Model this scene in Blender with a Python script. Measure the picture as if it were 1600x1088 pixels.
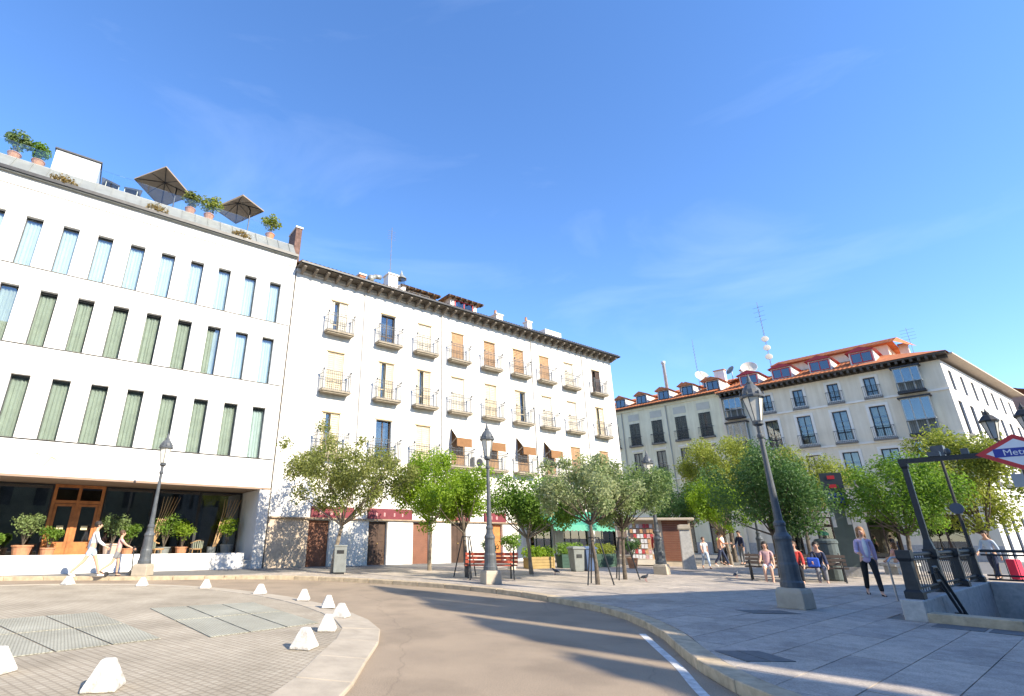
import bpy, math, random
from mathutils import Vector, Matrix, noise
R = math.radians
for o in list(bpy.data.objects): bpy.data.objects.remove(o)
sc = bpy.context.scene
col = sc.collection

# ---------------------------------------------------------------- camera, sky, sun, exposure
cam = bpy.data.cameras.new('camera'); cam_o = bpy.data.objects.new('camera', cam); col.objects.link(cam_o)
cam.sensor_fit = 'HORIZONTAL'; cam.sensor_width = 36; cam.lens = 36 * 795.7 / 1600
cam.shift_x = 0.0733; cam.clip_start = .05; cam.clip_end = 3000
cam_o.matrix_world = Matrix.Translation((0, 0, 1.5)) @ Matrix.Rotation(R(110.22), 4, 'X') @ Matrix.Rotation(R(.42), 4, 'Z')
sc.camera = cam_o
SUN_AZ, SUN_EL = 132.0, 31.0          # azimuth measured from +Y towards +X
sd = Vector((math.sin(R(SUN_AZ)) * math.cos(R(SUN_EL)), math.cos(R(SUN_AZ)) * math.cos(R(SUN_EL)), math.sin(R(SUN_EL))))
sl = bpy.data.lights.new('sun', 'SUN'); sl.energy = 4.8; sl.angle = R(.55); sl.color = (1, .895, .72)
so = bpy.data.objects.new('sun', sl); col.objects.link(so); so.rotation_euler = sd.to_track_quat('Z', 'Y').to_euler(); so.location = sd * 80
w = bpy.data.worlds.new('World'); sc.world = w; w.use_nodes = True
nt = w.node_tree; nt.nodes.clear()
N = nt.nodes.new; L = nt.links.new
out = N('ShaderNodeOutputWorld'); bg = N('ShaderNodeBackground'); sky = N('ShaderNodeTexSky')
sky.sky_type = 'NISHITA'; sky.sun_disc = False; sky.sun_elevation = R(SUN_EL); sky.sun_rotation = R(SUN_AZ)
sky.air_density = 1.15; sky.dust_density = .1; sky.ozone_density = 3.0; sky.altitude = 650
bg.inputs['Strength'].default_value = .135
# thin cirrus: streaky noise laid over the sky in its own directions
tc = N('ShaderNodeTexCoord'); mp = N('ShaderNodeMapping'); mp.inputs['Scale'].default_value = (2.0, 2.6, 6.5); mp.inputs['Rotation'].default_value = (.25, .35, .5)
nz = N('ShaderNodeTexNoise'); nz.inputs['Scale'].default_value = 1.15; nz.inputs['Detail'].default_value = 7; nz.inputs['Roughness'].default_value = .55; nz.inputs['Distortion'].default_value = .5
cr = N('ShaderNodeValToRGB'); cr.color_ramp.elements[0].position = .53; cr.color_ramp.elements[1].position = .86
cr.color_ramp.elements[1].color = (.085, .085, .085, 1)
mx = N('ShaderNodeMixRGB'); mx.inputs['Color2'].default_value = (7.6, 8.2, 9.0, 1)
L(tc.outputs['Generated'], mp.inputs['Vector']); L(mp.outputs[0], nz.inputs['Vector']); L(nz.outputs['Fac'], cr.inputs['Fac'])
L(cr.outputs['Color'], mx.inputs['Fac']); hsv = N('ShaderNodeHueSaturation'); hsv.inputs['Saturation'].default_value = 1.1; gain = N('ShaderNodeMixRGB'); gain.blend_type = 'MULTIPLY'; gain.inputs['Fac'].default_value = 1; gain.inputs['Color2'].default_value = (1.03, 1.08, 1.24, 1); L(sky.outputs['Color'], gain.inputs['Color1']); L(gain.outputs[0], hsv.inputs['Color']); L(hsv.outputs[0], mx.inputs['Color1']); L(mx.outputs[0], bg.inputs['Color']); L(bg.outputs[0], out.inputs['Surface'])
sc.render.engine = 'CYCLES'
sc.view_settings.view_transform = 'Standard'; sc.view_settings.look = 'None'; sc.view_settings.gamma = 1
sc.view_settings.exposure = 1.1
sc.render.resolution_x = 1024; sc.render.resolution_y = 696

# ---------------------------------------------------------------- materials
MATS = {}
def mat(name, c, rough=.75, var=.12, scale=3., bump=0., bscale=40., metal=0., spec=.4, c2=None, streak=0., coat=0.):
    """procedural material: base colour with two scales of noise, optional vertical streaks and fine relief"""
    if name in MATS: return MATS[name]
    m = bpy.data.materials.new(name); m.use_nodes = True; t = m.node_tree; b = t.nodes['Principled BSDF']
    b.inputs['Roughness'].default_value = rough; b.inputs['Metallic'].default_value = metal
    b.inputs['Specular IOR Level'].default_value = spec
    g = t.nodes.new('ShaderNodeNewGeometry')
    n = t.nodes.new('ShaderNodeTexNoise'); n.inputs['Scale'].default_value = scale; n.inputs['Detail'].default_value = 6; n.inputs['Roughness'].default_value = .62
    t.links.new(g.outputs['Position'], n.inputs['Vector'])
    r = t.nodes.new('ShaderNodeValToRGB'); e = r.color_ramp.elements
    lo = c2 or tuple(v * (1 - var * 1.6) for v in c); hi = tuple(min(1, v * (1 + var)) for v in c)
    e[0].position = .3; e[1].position = .72; e[0].color = (*lo, 1); e[1].color = (*hi, 1)
    t.links.new(n.outputs['Fac'], r.inputs['Fac']); last = r.outputs['Color']
    if streak:
        mp = t.nodes.new('ShaderNodeMapping'); mp.inputs['Scale'].default_value = (3.5, 3.5, .22); t.links.new(g.outputs['Position'], mp.inputs['Vector'])
        n2 = t.nodes.new('ShaderNodeTexNoise'); n2.inputs['Scale'].default_value = 1.; n2.inputs['Detail'].default_value = 5; t.links.new(mp.outputs[0], n2.inputs['Vector'])
        r2 = t.nodes.new('ShaderNodeValToRGB'); r2.color_ramp.elements[0].position = .35; r2.color_ramp.elements[1].position = .62
        k = 1 - streak; r2.color_ramp.elements[0].color = (k, k * .98, k * .94, 1)
        x = t.nodes.new('ShaderNodeMixRGB'); x.blend_type = 'MULTIPLY'; x.inputs['Fac'].default_value = 1
        t.links.new(n2.outputs['Fac'], r2.inputs['Fac']); t.links.new(last, x.inputs['Color1']); t.links.new(r2.outputs['Color'], x.inputs['Color2']); last = x.outputs[0]
    t.links.new(last, b.inputs['Base Color'])
    if bump:
        n3 = t.nodes.new('ShaderNodeTexNoise'); n3.inputs['Scale'].default_value = bscale; n3.inputs['Detail'].default_value = 4
        t.links.new(g.outputs['Position'], n3.inputs['Vector'])
        bp = t.nodes.new('ShaderNodeBump'); bp.inputs['Strength'].default_value = bump; bp.inputs['Distance'].default_value = .02
        t.links.new(n3.outputs['Fac'], bp.inputs['Height']); t.links.new(bp.outputs[0], b.inputs['Normal'])
    MATS[name] = m; return m

def glass_mat(name, tint=(.85, .9, .9), refl=.06, rough=.0):
    """window glass: Fresnel mirror over clear tinted transmission"""
    if name in MATS: return MATS[name]
    m = bpy.data.materials.new(name); m.use_nodes = True; t = m.node_tree; t.nodes.clear()
    o = t.nodes.new('ShaderNodeOutputMaterial'); a = t.nodes.new('ShaderNodeBsdfTransparent'); a.inputs['Color'].default_value = (*tint, 1)
    g = t.nodes.new('ShaderNodeBsdfGlossy'); g.inputs['Roughness'].default_value = rough; g.inputs['Color'].default_value = (.95, .97, 1, 1)
    lw = t.nodes.new('ShaderNodeFresnel'); lw.inputs['IOR'].default_value = 1.45
    ad = t.nodes.new('ShaderNodeMath'); ad.operation = 'ADD'; ad.inputs[1].default_value = refl; ad.use_clamp = True
    x = t.nodes.new('ShaderNodeMixShader')
    t.links.new(lw.outputs[0], ad.inputs[0]); t.links.new(ad.outputs[0], x.inputs[0]); t.links.new(a.outputs[0], x.inputs[1]); t.links.new(g.outputs[0], x.inputs[2]); t.links.new(x.outputs[0], o.inputs[0])
    MATS[name] = m; return m

def leaf_mat(name, dark, light, trans=.35):
    if name in MATS: return MATS[name]
    m = bpy.data.materials.new(name); m.use_nodes = True; t = m.node_tree; t.nodes.clear()
    o = t.nodes.new('ShaderNodeOutputMaterial'); p = t.nodes.new('ShaderNodeBsdfPrincipled'); tr = t.nodes.new('ShaderNodeBsdfTranslucent'); x = t.nodes.new('ShaderNodeMixShader')
    p.inputs['Roughness'].default_value = .5; p.inputs['Specular IOR Level'].default_value = .3
    g = t.nodes.new('ShaderNodeNewGeometry'); r = t.nodes.new('ShaderNodeValToRGB'); r.color_ramp.elements[0].color = (*dark, 1); r.color_ramp.elements[1].color = (*light, 1)
    n = t.nodes.new('ShaderNodeTexNoise'); n.inputs['Scale'].default_value = 1.3; n.inputs['Detail'].default_value = 2
    t.links.new(g.outputs['Position'], n.inputs['Vector'])
    ma = t.nodes.new('ShaderNodeMath'); ma.operation = 'MULTIPLY_ADD'; ma.inputs[1].default_value = .55
    t.links.new(g.outputs['Random Per Island'], ma.inputs[0])
    mb = t.nodes.new('ShaderNodeMath'); mb.operation = 'MULTIPLY_ADD'; mb.inputs[1].default_value = 1.3; mb.inputs[2].default_value = -.4
    t.links.new(n.outputs['Fac'], mb.inputs[0]); t.links.new(mb.outputs[0], ma.inputs[2]); t.links.new(ma.outputs[0], r.inputs['Fac'])
    t.links.new(r.outputs[0], p.inputs['Base Color'])
    hs = t.nodes.new('ShaderNodeHueSaturation'); hs.inputs['Value'].default_value = 1.5; hs.inputs['Saturation'].default_value = 1.1
    t.links.new(r.outputs[0], hs.inputs['Color']); t.links.new(hs.outputs[0], tr.inputs['Color'])
    x.inputs[0].default_value = trans; t.links.new(p.outputs[0], x.inputs[1]); t.links.new(tr.outputs[0], x.inputs[2]); t.links.new(x.outputs[0], o.inputs[0])
    MATS[name] = m; return m

def pattern_mat(name, kind, ca, cb, cm, scale, rot=0., bump=.5, rough=.8, sq=1., mortar=.02, w=.5, h=.25):
    """brick-type pattern in world metres (setts, roof tiles, brickwork too small to pick apart)"""
    if name in MATS: return MATS[name]
    m = bpy.data.materials.new(name); m.use_nodes = True; t = m.node_tree; b = t.nodes['Principled BSDF']; b.inputs['Roughness'].default_value = rough; b.inputs['Specular IOR Level'].default_value = .08
    g = t.nodes.new('ShaderNodeTexCoord'); mp = t.nodes.new('ShaderNodeMapping'); mp.inputs['Rotation'].default_value = (0, 0, rot) if not isinstance(rot, tuple) else rot
    t.links.new(g.outputs['Object'], mp.inputs['Vector'])
    k = t.nodes.new('ShaderNodeTexBrick'); k.inputs['Scale'].default_value = scale; k.inputs['Mortar Size'].default_value = mortar; k.inputs['Brick Width'].default_value = w; k.inputs['Row Height'].default_value = h
    k.inputs['Color1'].default_value = (*ca, 1); k.inputs['Color2'].default_value = (*cb, 1); k.inputs['Mortar'].default_value = (*cm, 1); k.inputs['Mortar Smooth'].default_value = .4
    t.links.new(mp.outputs[0], k.inputs['Vector'])
    n = t.nodes.new('ShaderNodeTexNoise'); n.inputs['Scale'].default_value = .8; n.inputs['Detail'].default_value = 7; t.links.new(g.outputs['Object'], n.inputs['Vector'])
    r = t.nodes.new('ShaderNodeValToRGB'); r.color_ramp.elements[0].position = .3; r.color_ramp.elements[1].position = .7; r.color_ramp.elements[0].color = (.72, .7, .66, 1); r.color_ramp.elements[1].color = (1.08, 1.06, 1.02, 1)
    x = t.nodes.new('ShaderNodeMixRGB'); x.blend_type = 'MULTIPLY'; x.inputs['Fac'].default_value = 1
    t.links.new(n.outputs['Fac'], r.inputs['Fac']); t.links.new(k.outputs['Color'], x.inputs['Color1']); t.links.new(r.outputs[0], x.inputs['Color2']); t.links.new(x.outputs[0], b.inputs['Base Color'])
    bp = t.nodes.new('ShaderNodeBump'); bp.inputs['Strength'].default_value = bump; bp.inputs['Distance'].default_value = .02; bp.invert = True
    t.links.new(k.outputs['Fac'], bp.inputs['Height']); t.links.new(bp.outputs[0], b.inputs['Normal'])
    MATS[name] = m; return m

M_white = mat('white_render', (.75, .735, .71), .8, .05, .6, .08, 30, streak=.09)
M_midwall = mat('cream_white_stucco', (.75, .725, .685), .85, .07, .9, .15, 25, streak=.16)
M_dark = mat('charcoal_metal', (.035, .036, .04), .45, .2, 6, metal=.3)
M_black = mat('black_iron', (.022, .024, .027), .5, .25, 8, .1, 60)
M_iron = mat('grey_painted_iron', (.085, .095, .105), .5, .2, 5, .12, 50)
M_zinc = mat('zinc_sheet', (.30, .31, .285), .45, .1, 2, metal=.35)
M_granite = mat('grey_granite', (.45, .435, .41), .75, .16, 9, .2, 120)
M_slab = mat('plaza_granite', (.41, .355, .30), .72, .16, 5, .12, 90)
M_slab2 = mat('plaza_granite_pale', (.45, .39, .325), .72, .15, 5, .12, 90)
M_slab3 = mat('plaza_granite_dark', (.37, .325, .28), .72, .16, 5, .12, 90)
M_kerb = mat('kerb_granite', (.46, .37, .25), .8, .2, 6, .25, 60)
M_paleston = mat('pale_limestone', (.40, .345, .27), .8, .12, 3, .2, 40)
M_asphalt = mat('worn_asphalt', (.31, .24, .168), .85, .13, .55, .25, 130, c2=(.25, .195, .14))
def weather(m, crack=True, lo=.86):
    t = m.node_tree; b = t.nodes['Principled BSDF']; src = b.inputs['Base Color'].links[0].from_socket
    g = t.nodes.new('ShaderNodeNewGeometry')
    def mul(a, lo, hi, p0, p1, tex):
        r = t.nodes.new('ShaderNodeValToRGB'); r.color_ramp.elements[0].position = p0; r.color_ramp.elements[1].position = p1
        r.color_ramp.elements[0].color = (lo, lo, lo, 1); r.color_ramp.elements[1].color = (hi, hi, hi, 1); t.links.new(tex, r.inputs['Fac'])
        x = t.nodes.new('ShaderNodeMixRGB'); x.blend_type = 'MULTIPLY'; x.inputs['Fac'].default_value = 1; t.links.new(a, x.inputs['Color1']); t.links.new(r.outputs[0], x.inputs['Color2']); return x.outputs[0]
    def nz_(sc_, det): n = t.nodes.new('ShaderNodeTexNoise'); n.inputs['Scale'].default_value = sc_; n.inputs['Detail'].default_value = det; t.links.new(g.outputs['Position'], n.inputs['Vector']); return n
    grain = nz_(70, 3); src = mul(src, .78, 1.16, .35, .65, grain.outputs['Fac'])
    if not crack:
        v = t.nodes.new('ShaderNodeTexVoronoi'); v.inputs['Scale'].default_value = 2.2; t.links.new(g.outputs['Position'], v.inputs['Vector']); src = mul(src, .7, 1., .05, .07, v.outputs['Distance'])
    wp = t.nodes.new('ShaderNodeVectorMath'); wp.operation = 'MULTIPLY_ADD'; wp.inputs[1].default_value = (.5, .5, 0); t.links.new(nz_(1.6, 5).outputs['Color'], wp.inputs[0]); t.links.new(g.outputs['Position'], wp.inputs[2])
    v = t.nodes.new('ShaderNodeTexVoronoi'); v.feature = 'DISTANCE_TO_EDGE'; v.inputs['Scale'].default_value = .3; t.links.new(wp.outputs[0], v.inputs['Vector']); src = mul(src, .82, 1., .0, .005, v.outputs['Distance']) if crack else src
    st = nz_(.9, 7); src = mul(src, lo, 1.03, .36, .5, st.outputs['Fac'])
    t.links.new(src, b.inputs['Base Color'])
weather(M_asphalt)
for m_ in (M_slab, M_slab2, M_slab3): weather(m_, False, .82)
M_wood = mat('varnished_wood', (.46, .175, .055), .45, .25, 3, .1, 20)
M_pine = mat('pale_wood', (.50, .33, .17), .55, .2, 3, .1, 20)
M_bark = mat('grey_brown_bark', (.13, .105, .08), .9, .35, 7, .6, 35)
M_barklight = mat('pale_bark', (.27, .22, .165), .9, .3, 6, .5, 35)
M_glass = glass_mat('window_glass')
M_glassd = glass_mat('shop_glass', (.5, .55, .54), .1)
M_rail_glass = glass_mat('balustrade_glass', (.92, .96, .97), .0)
M_curt = mat('linen_curtain', (.50, .50, .43), .9, .08, 3)
M_curtpale = mat('pale_curtain', (.66, .69, .68), .9, .06, 3)
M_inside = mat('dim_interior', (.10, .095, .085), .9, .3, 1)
M_shut = mat('cream_shutter', (.62, .52, .36), .7, .08, 4)
M_shutw = mat('white_shutter', (.64, .58, .47), .7, .05, 4)
M_shutb = mat('brown_shutter', (.43, .26, .135), .7, .18, 4)
M_darkwood = mat('dark_brown_door', (.07, .038, .024), .6, .25, 3, .1, 20)
M_roller = mat('brown_roller_shutter', (.20, .085, .05), .6, .12, 3)
M_red = mat('red_paint', (.40, .035, .045), .5, .12, 3)
M_tile = mat('clay_roof_tiles', (.50, .185, .085), .9, .22, 4, .2, 20, spec=.1)
M_tileold = pattern_mat('old_roof_tiles', 'b', (.36, .25, .17), (.46, .33, .22), (.15, .1, .07), 1., 0, .9, .85, mortar=.03, w=.22, h=.34)
M_brick = pattern_mat('red_brickwork', 'b', (.33, .15, .09), (.41, .2, .12), (.4, .35, .3), 1., (R(90), 0, 0), .4, .9, mortar=.012, w=.25, h=.08)
M_brickr = mat('plain_brick', (.36, .165, .1), .9, .25, 8, .3, 40)
M_bwall = mat('grey_beige_stucco', (.80, .71, .555), .85, .06, .7, .12, 25, streak=.1)
M_bwall1 = mat('pale_yellow_stucco', (.80, .75, .545), .85, .06, .7, .12, 25, streak=.1)
M_btrim = mat('pale_blue_grey_trim', (.79, .74, .65), .8, .05, 2, .08, 30)
M_skin = mat('skin', (.56, .33, .23), .55, .05, 6)
M_terra = mat('terracotta', (.50, .24, .13), .8, .15, 5, .2, 40)
M_pink = mat('pale_clay', (.62, .45, .34), .8, .1, 5, .2, 40)
M_steel = mat('brushed_steel', (.40, .41, .42), .35, .1, 6, metal=.8)
M_gold = mat('aged_gold_lettering', (.55, .38, .13), .4, .15, 6, metal=.5)
M_greygreen = mat('litter_bin_grey', (.19, .205, .20), .55, .12, 4)

# ---------------------------------------------------------------- mesh helpers
class MB:
    def __init__(s): s.v = []; s.f = []
    def quad(s, a, b, c, d): n = len(s.v); s.v += [a, b, c, d]; s.f.append((n, n + 1, n + 2, n + 3))
    def poly(s, pts): n = len(s.v); s.v += pts; s.f.append(tuple(range(n, n + len(pts))))
    def box(s, x0, x1, y0, y1, z0, z1):
        n = len(s.v)
        s.v += [(x0, y0, z0), (x1, y0, z0), (x1, y1, z0), (x0, y1, z0), (x0, y0, z1), (x1, y0, z1), (x1, y1, z1), (x0, y1, z1)]
        for q in ((0, 3, 2, 1), (4, 5, 6, 7), (0, 1, 5, 4), (1, 2, 6, 5), (2, 3, 7, 6), (3, 0, 4, 7)): s.f.append(tuple(n + i for i in q))
        return s
    def bar(s, a, b, r=.02, r2=None, n=6):
        a = Vector(a); b = Vector(b); d = (b - a)
        if d.length < 1e-6: return s
        q = d.to_track_quat('Z', 'Y'); k = len(s.v); r2 = r if r2 is None else r2
        for p, rr in ((a, r), (b, r2)):
            for i in range(n):
                t = 2 * math.pi * i / n + math.pi / n
                s.v.append(tuple(p + q @ Vector((rr * math.cos(t), rr * math.sin(t), 0))))
        for i in range(n): j = (i + 1) % n; s.f.append((k + i, k + j, k + n + j, k + n + i))
        s.f.append(tuple(k + i for i in reversed(range(n)))); s.f.append(tuple(k + n + i for i in range(n)))
        return s
    def tube(s, pts, rad, n=6):
        for i in range(len(pts) - 1):
            ra = rad[i] if isinstance(rad, (list, tuple)) else rad; rb = rad[i + 1] if isinstance(rad, (list, tuple)) else rad
            s.bar(pts[i], pts[i + 1], ra, rb, n)
        return s
    def lathe(s, prof, n=16, c=(0, 0, 0), rot=0.):
        k = len(s.v)
        for r, z in prof:
            for i in range(n):
                t = 2 * math.pi * i / n + rot; s.v.append((c[0] + r * math.cos(t), c[1] + r * math.sin(t), c[2] + z))
        for j in range(len(prof) - 1):
            for i in range(n):
                a = k + j * n + i; b = k + j * n + (i + 1) % n; s.f.append((a, b, b + n, a + n))
        if prof[0][0] > 1e-4: s.f.append(tuple(k + i for i in reversed(range(n))))
        if prof[-1][0] > 1e-4: s.f.append(tuple(k + (len(prof) - 1) * n + i for i in range(n)))
        return s
    def ball(s, c, rx, ry, rz, n=10, m=7, jit=0, seed=0):
        rnd = random.Random(seed); k = len(s.v)
        for j in range(m + 1):
            p = math.pi * j / m
            for i in range(n):
                t = 2 * math.pi * i / n; q = 1 + (rnd.uniform(-jit, jit) if 0 < j < m else 0)
                s.v.append((c[0] + rx * q * math.sin(p) * math.cos(t), c[1] + ry * q * math.sin(p) * math.sin(t), c[2] - rz * q * math.cos(p)))
        for j in range(m):
            for i in range(n):
                a = k + j * n + i; b = k + j * n + (i + 1) % n; s.f.append((a, b, b + n, a + n))
        return s
    def slab(s, poly, z0, z1):
        n = len(s.v); k = len(poly)
        s.v += [(p[0], p[1], z0) for p in poly] + [(p[0], p[1], z1) for p in poly]
        s.f.append(tuple(n + i for i in reversed(range(k)))); s.f.append(tuple(n + k + i for i in range(k)))
        for i in range(k): j = (i + 1) % k; s.f.append((n + i, n + j, n + k + j, n + k + i))
        return s
    def mesh(s, name, m=None, smooth=False):
        me = bpy.data.meshes.new(name); me.from_pydata([tuple(v) for v in s.v], [], s.f); me.update()
        if m: me.materials.append(m)
        if smooth: me.polygons.foreach_set('use_smooth', [True] * len(me.polygons))
        return me
    def build(s, name, m, parent=None, loc=(0, 0, 0), rz=0., smooth=False, bevel=0.):
        o = bpy.data.objects.new(name, s.mesh(name, m, smooth)); col.objects.link(o); o.parent = parent; o.location = loc; o.rotation_euler[2] = rz
        if bevel:
            b = o.modifiers.new('b', 'BEVEL'); b.width = bevel; b.segments = 2; b.limit_method = 'ANGLE'
        if smooth and not bevel:
            pass
        return o
def ob(name, me, parent=None, loc=(0, 0, 0), rz=0., scale=None):
    o = bpy.data.objects.new(name, me); col.objects.link(o); o.parent = parent; o.location = loc; o.rotation_euler[2] = rz
    if scale: o.scale = scale
    return o
def empty(name, loc=(0, 0, 0), rz=0., parent=None):
    o = bpy.data.objects.new(name, None); col.objects.link(o); o.location = loc; o.rotation_euler[2] = rz; o.parent = parent; o.empty_display_size = .2
    return o
def tag(o, label, cat, group=None):
    o['label'] = label; o['category'] = cat
    if group: o['group'] = group
    return o
def struct(o): o['kind'] = 'structure'; return o
def thing(name, label, cat, loc=(0, 0, 0), rz=0., group=None): return tag(empty(name, loc, rz), label, cat, group)
def copy_tree(o, parent=None):
    c = o.copy(); col.objects.link(c); c.parent = parent
    for ch in list(o.children): copy_tree(ch, c)
    return c
def wall_mesh(x0, x1, z0, z1, holes, depth=.25, y=0.):
    """front sheet of a wall with real openings and reveals; holes = (xa, xb, za, zb)"""
    b = MB(); xs = sorted({x0, x1, *[min(max(h[i], x0), x1) for h in holes for i in (0, 1)]}); zs = sorted({z0, z1, *[min(max(h[i], z0), z1) for h in holes for i in (2, 3)]})
    for i in range(len(xs) - 1):
        for j in range(len(zs) - 1):
            cx = (xs[i] + xs[i + 1]) / 2; cz = (zs[j] + zs[j + 1]) / 2
            if any(h[0] < cx < h[1] and h[2] < cz < h[3] for h in holes): continue
            b.quad((xs[i], y, zs[j]), (xs[i + 1], y, zs[j]), (xs[i + 1], y, zs[j + 1]), (xs[i], y, zs[j + 1]))
    for xa, xb, za, zb in holes:
        d = y + depth
        b.quad((xa, y, za), (xa, y, zb), (xa, d, zb), (xa, d, za)); b.quad((xb, y, za), (xb, d, za), (xb, d, zb), (xb, y, zb))
        b.quad((xa, y, zb), (xb, y, zb), (xb, d, zb), (xa, d, zb)); b.quad((xa, y, za), (xa, d, za), (xb, d, za), (xb, y, za))
    return b
def frame_bars(b, x0, x1, z0, z1, y0, y1, t, mull=(), trans=()):
    b.box(x0, x0 + t, y0, y1, z0, z1); b.box(x1 - t, x1, y0, y1, z0, z1); b.box(x0 + t, x1 - t, y0, y1, z0, z0 + t); b.box(x0 + t, x1 - t, y0, y1, z1 - t, z1)
    for q in mull: b.box(q - t / 2, q + t / 2, y0 + .003, y1 - .003, z0 + t, z1 - t)
    for q in trans: b.box(x0 + t, x1 - t, y0 + .006, y1 - .006, q - t / 2, q + t / 2)
    return b
def curtain_mesh(wd, h, m, amp=.035, n=26, seed=0, name='curtain'):
    rnd = random.Random(seed); b = MB(); ph = rnd.random() * 6; ys = []
    for i in range(n + 1): ys.append(amp * math.sin(ph + i * 1.25 + .6 * math.sin(i * .7 + ph)) + rnd.uniform(-.006, .006))
    for i in range(n):
        xa = -wd / 2 + wd * i / n; xb = -wd / 2 + wd * (i + 1) / n
        b.quad((xa, ys[i], 0), (xb, ys[i + 1], 0), (xb, ys[i + 1] * .8, h), (xa, ys[i] * .8, h))
    return b.mesh(name, m, True)
def local(x, y, loc, rz):
    c, s = math.cos(rz), math.sin(rz); return (loc[0] + c * x - s * y, loc[1] + s * x + c * y)
def clip_rect(poly, x0, x1, y0, y1):
    def cl(P, f, inter):
        o = []
        for i in range(len(P)):
            a, b = P[i - 1], P[i]
            if f(b):
                if not f(a): o.append(inter(a, b))
                o.append(b)
            elif f(a): o.append(inter(a, b))
        return o
    def ix(v): return lambda a, b: (v, a[1] + (b[1] - a[1]) * (v - a[0]) / (b[0] - a[0]))
    def iy(v): return lambda a, b: (a[0] + (b[0] - a[0]) * (v - a[1]) / (b[1] - a[1]), v)
    for f, g in ((lambda p: p[0] >= x0, ix(x0)), (lambda p: p[0] <= x1, ix(x1)), (lambda p: p[1] >= y0, iy(y0)), (lambda p: p[1] <= y1, iy(y1))):
        if poly: poly = cl(poly, f, g)
    return poly
def area(P): return abs(sum(P[i - 1][0] * P[i][1] - P[i][0] * P[i - 1][1] for i in range(len(P)))) / 2
def smooth_line(pts, step):
    """Catmull-Rom through pts, resampled at about `step` metres"""
    P = [Vector(p).to_2d() for p in pts]; o = []
    for i in range(len(P) - 1):
        p0 = P[max(i - 1, 0)]; p1 = P[i]; p2 = P[i + 1]; p3 = P[min(i + 2, len(P) - 1)]
        for k in range(20):
            t = k / 20; o.append(.5 * ((2 * p1) + (p2 - p0) * t + (2 * p0 - 5 * p1 + 4 * p2 - p3) * t * t + (3 * p1 - p0 - 3 * p2 + p3) * t ** 3))
    o.append(P[-1]); res = [o[0]]; acc = 0
    for i in range(1, len(o)):
        acc += (o[i] - o[i - 1]).length
        if acc >= step: res.append(o[i]); acc = 0
    return res

# ---------------------------------------------------------------- ground
ZP = .12                                            # pavement level
E1 = Vector((math.sin(R(52)), math.cos(R(52)))); E2 = Vector((E1.y, -E1.x))      # paving axes; the stairwell follows them
WELL = Vector((9.0, 10.3))                          # near left corner of the metro stairwell
WL, WW = 7.0, 4.7
well_pts = [WELL, WELL + E1 * WL, WELL + E1 * WL + E2 * WW, WELL + E2 * WW]
# ground and road leave a hole for the stairwell
def ring(outer, inner, z, m, name, parent=None):
    b = MB(); k = len(outer)
    # split the outer rectangle around the hole by fans from hole corners
    n = len(b.v); b.v += [(p[0], p[1], z) for p in outer] + [(p[0], p[1], z) for p in inner]
    a, bb, c, d = 0, 1, 2, 3; h = 4
    # inner order: near-left, far-left, far-right, near-right
    b.f += [(0, 1, h + 3), (1, h + 2, h + 3), (1, 2, h + 2), (2, h + 1, h + 2), (2, 3, h + 1), (3, h + 0, h + 1), (3, 0, h + 0), (0, h + 3, h + 0)]
    return b.build(name, m, parent)
struct(ring([(-400, -400), (400, -400), (400, 600), (-400, 600)], well_pts, -.02, mat('far_ground', (.22, .2, .175), .9, .1, .3), 'ground'))
kerb_pts = [(-40, 6.5), (-24, 14.4), (-14.6, 18.35), (-10.36, 18.95), (-7.44, 19.66), (-5.2, 19.75), (-3.4, 19.15), (-1.68, 18.3), (.38, 16.85), (2.07, 15.1), (3.2, 12.88), (3.67, 11.2), (3.6, 9.2), (3.24, 7.5), (3.1, 6.2), (3.3, 4.8), (4.3, 2.0), (6.5, -2), (9, -6)]
isl_pts = [(-9.5, 2.2), (-6.2, 2.0), (-3.2, 2.6), (-1.35, 4.0), (-.9, 5.9), (-.86, 7.2), (-.82, 8.3), (-.92, 9.6), (-1.45, 11.03), (-2.6, 12.9), (-4.35, 14.8), (-7.2, 16.75), (-10, 17.3), (-13.2, 16.5), (-15.6, 14), (-16.6, 10.5), (-15.6, 6.5), (-13, 3.6), (-9.5, 2.2)]
kl = smooth_line(kerb_pts, .28)
il = smooth_line(isl_pts, .25)
b = MB(); b.poly([(-45, -30, 0), (14, -30, 0), (14, -6, 0)] + [(p.x, p.y, 0) for p in reversed(kl)] + [(-45, 6, 0)])
road = struct(b.build('road', M_asphalt))
# asphalt repair seams and a drain cover give the carriageway its wear
mk = MB(); ln = smooth_line([(3.42, 9.5), (3.2, 8.3), (3.0, 7.2), (2.72, 6.0), (2.6, 4.8), (2.9, 3.2)], .2)
for i in range(len(ln) - 1):
    d = (ln[i + 1] - ln[i]).normalized(); n = Vector((d.y, -d.x)) * .055
    mk.quad((*(ln[i] - n), .004), (*(ln[i] + n), .004), (*(ln[i + 1] + n), .004), (*(ln[i + 1] - n), .004))
struct(mk.build('road_marking', mat('worn_white_line', (.62, .61, .58), .8, .25, 9, .1, 60)))

# plaza pavement: base sheet, then single slabs with open joints on it
plaza_poly = [(p.x, p.y) for p in kl] + [(60, -6), (60, 110), (-60, 110), (-60, 5)]
def off_line(line, d):
    o = []
    for i in range(len(line)):
        a = line[max(i - 1, 0)]; c = line[min(i + 1, len(line) - 1)]; t = (c - a).normalized(); o.append(line[i] + Vector((-t.y, t.x)) * d)
    return o
kin = off_line(kl, .3)                               # inner edge of the kerb stones (plaza side)
pb = MB()
pl_in = [(p.x, p.y) for p in kin] + [(60, -6), (60, 110), (-60, 110), (-60, 5)]
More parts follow.
